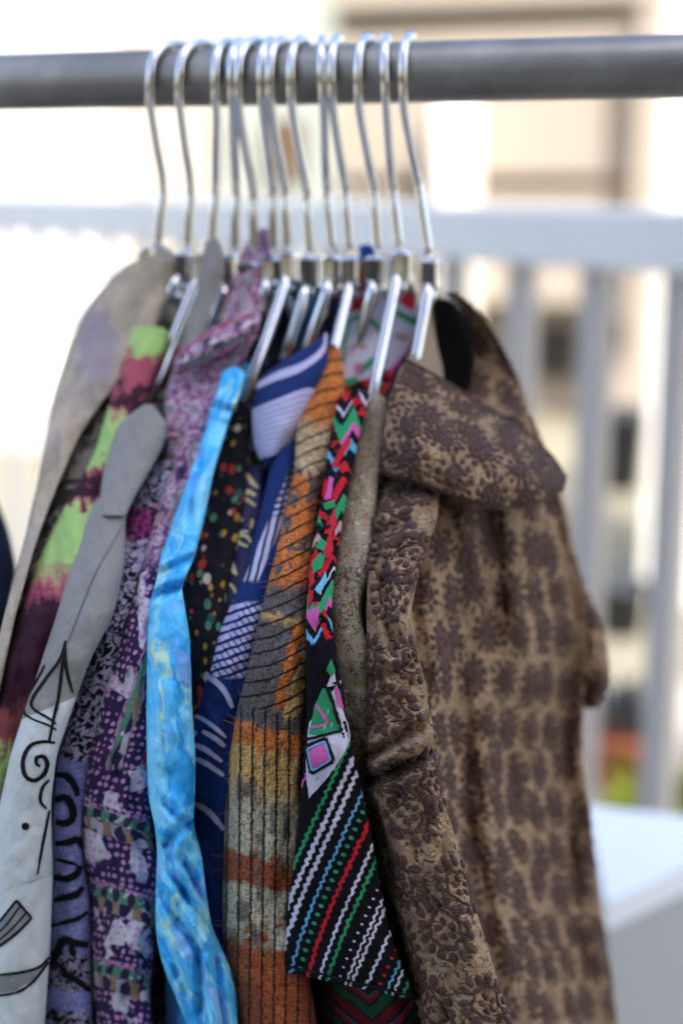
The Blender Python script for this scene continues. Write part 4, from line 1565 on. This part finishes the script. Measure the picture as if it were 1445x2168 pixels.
a.poly([(655, 1555), (668, 1490), (684, 1455), (700, 1462), (722, 1545), (690, 1555)])
a.poly([(690, 1420), (700, 1395), (708, 1420), (700, 1432)])
a.poly([(664, 1290), (690, 1262), (692, 1280), (668, 1312)])
a.poly([(660, 1195), (678, 1170), (690, 1180), (680, 1205), (664, 1215)])
a.poly([(668, 1160), (680, 1140), (694, 1150), (684, 1168)])
a.poly([(685, 1068), (708, 1060), (710, 1075), (690, 1082)])
a.done('printed_block', GNm, g)
a = Print(s_fk, .0009)
a.poly([(655, 1588), (687, 1573), (697, 1606), (664, 1626)])
a.poly([(706, 1452), (716, 1460), (724, 1500), (714, 1496)])
a.poly([(662, 1290), (676, 1286), (668, 1340), (662, 1330)])
a.poly([(688, 1060), (698, 1010), (708, 1015), (702, 1058)])
a.stroke([(670, 1490), (690, 1530), (656, 1542)], 5, .1)
a.done('printed_pink', PKm, g)
a = Print(s_fk, .0010)
dia = [(651, 1580), (690, 1563), (704, 1610), (661, 1636)]
for p0_, p1_ in zip(dia, dia[1:] + dia[:1]):
    a.stroke([p0_, p1_], 8, 0)
a.stroke([(650, 1566), (690, 1555), (724, 1548)], 6, 0)
a.stroke([(684, 1446), (698, 1470), (722, 1545)], 6, 0)
a.stroke([(704, 1446), (718, 1452), (728, 1500)], 5, 0)
a.stroke([(660, 1250), (690, 1215)], 7, 0)
a.stroke([(664, 1130), (700, 1115)], 6, 0)
a.done('printed_outline', K2, g)
a = Print(s_fk, .0011)
dia = [(654, 1585), (688, 1570), (700, 1607), (663, 1630)]
for p0_, p1_ in zip(dia, dia[1:] + dia[:1]):
    a.stroke([p0_, p1_], 4, 0)
a.poly([(668, 1250), (690, 1210), (692, 1235), (672, 1260)])
a.done('printed_blue', BLm, g)
a = Print(s_fk, .0006)
a.poly([(652, 1290), (658, 1215), (668, 1210), (664, 1270)])
a.poly([(686, 1130), (708, 1075), (712, 1110), (700, 1135)])
a.poly([(684, 1170), (700, 1120), (704, 1165), (694, 1185)])
a.poly([(702, 985), (735, 925), (742, 935), (712, 995)])
a.done('printed_red', RDm, g)
# inside of its collar, seen between the hanger arms
s_fc = patch('collar', g, m_folk(), [[(738, 622, .852), (800, 618, .862), (882, 612, .866)], [(724, 690, .84), (800, 690, .846), (886, 680, .856)],
                                     [(720, 765, .822), (790, 768, .826), (862, 760, .842)], [(716, 840, .798), (770, 842, .80), (822, 820, .815)], [(700, 920, .775), (740, 925, .772), (775, 900, .785)]])
patch_strokes('printed_ground', s_fc, WTm, g, [], [[(.02, .0), (.0, .9), (.3, .98), (.55, .8), (.62, .05), (.3, .02)]])
patch_strokes('printed_red', s_fc, RDm, g, [([(.10, .08), (.07, .3), (.04, .46)], .10), ([(.04, .8), (.12, .95)], .13), ([(.72, .98), (.8, .8)], .08)])
patch_strokes('printed_block', s_fc, GNm, g, [([(.52, .05), (.30, .07), (.2, .14), (.20, .36), (.30, .56)], .045), ([(.0, .62), (.12, .66), (.2, .8), (.26, .98)], .055),
                                               ([(.58, .3), (.5, .48), (.52, .7)], .07), ([(.66, .05), (.62, .3)], .05)])
patch_strokes('printed_pink', s_fc, PKm, g, [([(.55, .22), (.54, .36)], .07), ([(.5, .9), (.6, .8)], .06)])
patch_strokes('printed_shape', s_fc, TNm, g, [([(.44, .12), (.38, .22), (.40, .36)], .05), ([(.33, .72), (.36, .9)], .05)])
# --- sage
g = shirt('sage beige crackle print shirt beside the brown embroidered shirt', 11)
tube_cloth('body', g, m_sage(), [(833, 758, 818), (900, 750, 814), (1000, 735, 803), (1100, 716, 792), (1200, 700, 786), (1290, 697, 758), (1330, 698, 768), (1370, 700, 780), (1500, 712, 784), (1600, 722, 786, .01), (1700, 735, 792, .03), (1800, 745, 800, .06), (2168, 760, 830, .08)],
           NECK[11], dY=.004, wr=.0014, seed=36)

# --- brown embroidered shirt
g = shirt('brown embroidered shirt on tan cloth with pointed collar, rightmost', 12)
s_bs = tube_cloth('sleeve', g, m_embground(), [(900, 815, 880, .045), (985, 802, 905, .034), (1040, 797, 930, .020), (1100, 789, 925, .004), (1200, 778, 888), (1300, 775, 868), (1400, 778, 884), (1480, 781, 902), (1540, 778, 918), (1580, 776, 916), (1640, 780, 924), (1700, 786, 940), (1800, 804, 972), (1900, 834, 998), (2000, 856, 1030), (2100, 880, 1060), (2168, 895, 1085)],
                  NECK[12], dY=-.006, wr=.0034, seed=37, far=False, cap=60, creases=[(780, 1655, 925, 1590, 14, .009), (790, 1600, 920, 1520, 12, .007), (800, 1130, 930, 1075, 14, .006), (785, 1440, 890, 1400, 12, .004), (800, 1180, 835, 1380, 12, .005), (790, 1720, 850, 1900, 14, .006)])
E1 = Stitch(*even(s_bs.front))
E1.fill(.0370, .0148)
E1.done(g)
# body: front panel from behind the near sleeve back to the far side
ysb = np.arange(880, 2240, 7.0)
xn = smooth1(np.interp(ysb, [880, 1000, 1100, 1300, 1500, 1700, 1900, 2100, 2240], [840, 835, 830, 820, 840, 860, 900, 960, 990]), 3)
xfar = smooth1(np.interp(ysb, [880, 950, 1050, 1150, 1250, 1330, 1420, 1500, 1600, 1750, 1900, 2050, 2240], [1125, 1155, 1182, 1205, 1226, 1240, 1240, 1232, 1232, 1252, 1270, 1290, 1318]), 3)
Ynear = np.interp(ysb, [880, 1000, 1200, 1400, 2240], [.79, .765, .72, .70, .69])
Yfar = np.interp(ysb, [880, 1000, 1200, 1400, 2240], [.855, .87, .885, .89, .89])
nc = 120
k = np.linspace(0, 1, nc)[None, :]
# spread columns by real distance rather than by picture width
inv = 1 / (1 / Ynear[:, None] * (1 - k) + 1 / Yfar[:, None] * k)
pxb = xn[:, None] * (1 - k) + xfar[:, None] * k
Yb = inv
fold = (.004 * np.sin(k * 24 + .9 * np.sin(ysb[:, None] / 260.0)) * np.clip((ysb[:, None] - 900) / 500, 0.15, 1)
        + .011 * vnoise(k * 7 + 2 + ysb[:, None] / 900.0, ysb[:, None] / 330.0, 71) + .002 * vnoise(k * 22, ysb[:, None] / 80.0, 72))
Wb = P(pxb, ysb[:, None] + 0 * pxb, Yb + fold)
nb_ = grid_normals(Wb)
if np.mean(np.sum(nb_ * (CAM - Wb), -1)) < 0:
    nb_ = -nb_
backp = Wb[:, ::-1].copy()
backp[..., 0] -= .022 * np.sin(np.linspace(0, math.pi, nc))[None, :] + .003
backp = backp[:, ::6]
ringb = np.concatenate([Wb, backp], 1)
dn = 16
ext = [ringb[-1] - np.array([0, 0, .36 * (q + 1) / dn]) for q in range(dn)]
ringb = np.concatenate([ringb, np.array(ext)], 0)
U = np.concatenate([np.zeros((len(ringb), 1)), np.cumsum(np.linalg.norm(np.diff(ringb, axis=1), axis=2), 1)], 1) * 100
Vv = np.concatenate([[0], np.cumsum(np.linalg.norm(np.diff(ringb[:, 40], axis=0), axis=1))])[:, None] * 100 + 0 * U
uv_ = np.stack([U, Vv], -1).reshape(-1, 2)
mesh('body', ringb.reshape(-1, 3), grid_faces(ringb.shape[0], ringb.shape[1], True), m_embground(), g, {'Cloth': uv_, 'Print': uv_})
E2 = Stitch(*even(Wb, 130))
E2.fill(.0300, .0128, dense=7)
E2.done(g)
# far short sleeve
s_fs = tube_cloth('sleeve', g, m_embground(), [(1020, 1140, 1182), (1100, 1150, 1196), (1200, 1165, 1222), (1300, 1180, 1262), (1370, 1190, 1286), (1440, 1195, 1292), (1500, 1200, 1262)], (P(1100, 1300, 1.15)[0], 1.15), dY=.240, wr=.003, seed=38, far=False, drop=0, roundness=.4)
E3 = Stitch(*even(s_fs.front))
E3.fill(.0300, .0128, dense=7)
E3.done(g)
# collar leaf, stand and lining tape, with a black sheet for the neck's shade
s_cl = patch('collar', g, m_embground(), [[(862, 764, .795), (930, 802, .80), (1010, 852, .815), (1090, 900, .83), (1160, 960, .84), (1197, 1012, .842)],
                                          [(828, 830, .768), (900, 862, .762), (990, 905, .775), (1075, 945, .790), (1150, 990, .810), (1196, 1020, .828)],
                                          [(814, 910, .744), (885, 930, .732), (975, 965, .745), (1060, 998, .764), (1140, 1024, .792), (1195, 1028, .820)],
                                          [(806, 990, .734), (876, 1008, .722), (965, 1042, .735), (1050, 1066, .757), (1130, 1058, .788), (1191, 1034, .816)],
                                          [(810, 1000, .752), (878, 1016, .742), (965, 1050, .754), (1050, 1070, .776), (1130, 1060, .802), (1188, 1034, .822)]], n=(50, 70), thick=.002, wr=.002)
edge_ = s_cl.grid[41].copy() + s_cl.n[41] * .0006
tube('collar_edge', edge_, .0011 + .0003 * vnoise(np.arange(70) * .8, np.zeros(70), 9), m_thread(), g, 8)
tube('collar_edge', s_cl.grid[0] + s_cl.n[0] * .0004, .0010, m_thread(), g, 8)
E4 = Stitch(s_cl.grid, s_cl.n)
E4.fill(.0265, .0118, dense=10)
E4.done(g)
s_st = patch('collar_stand', g, m_embground(), [[(940, 622, .845), (975, 655, .870), (1000, 720, .890), (1000, 790, .885), (985, 835, .870)],
                                                [(960, 618, .855), (1010, 662, .875), (1050, 740, .895), (1062, 830, .890), (1050, 890, .860)],
                                                [(975, 630, .865), (1035, 690, .885), (1092, 790, .905), (1122, 880, .900), (1130, 930, .870)]], n=(40, 40), wr=.0015)
E5 = Stitch(s_st.grid, s_st.n)
E5.fill(.0265, .0118, dense=10)
E5.done(g)
patch('neck_shade', g, plain('dark_neck_shade', '#080706', .95, .2, 60.0, spec=.03), [[(925, 632, .852), (960, 640, .875), (1000, 690, .905)], [(925, 740, .845), (965, 740, .865), (1004, 780, .895)], [(930, 830, .835), (965, 845, .850), (1002, 860, .875)]], n=(16, 16))  # black sheet stands in for the shade inside the open neck
patch('lining_tape', g, plain('beige_lining', '#8a7c6a', .9, .15, 60.0), [[(900, 622, .848), (925, 618, .862), (946, 635, .872)], [(885, 700, .836), (912, 690, .846), (938, 690, .862)], [(868, 775, .812), (900, 775, .822), (935, 770, .846)], [(850, 860, .80), (895, 870, .81), (950, 880, .83)]], n=(16, 16), wr=.001)
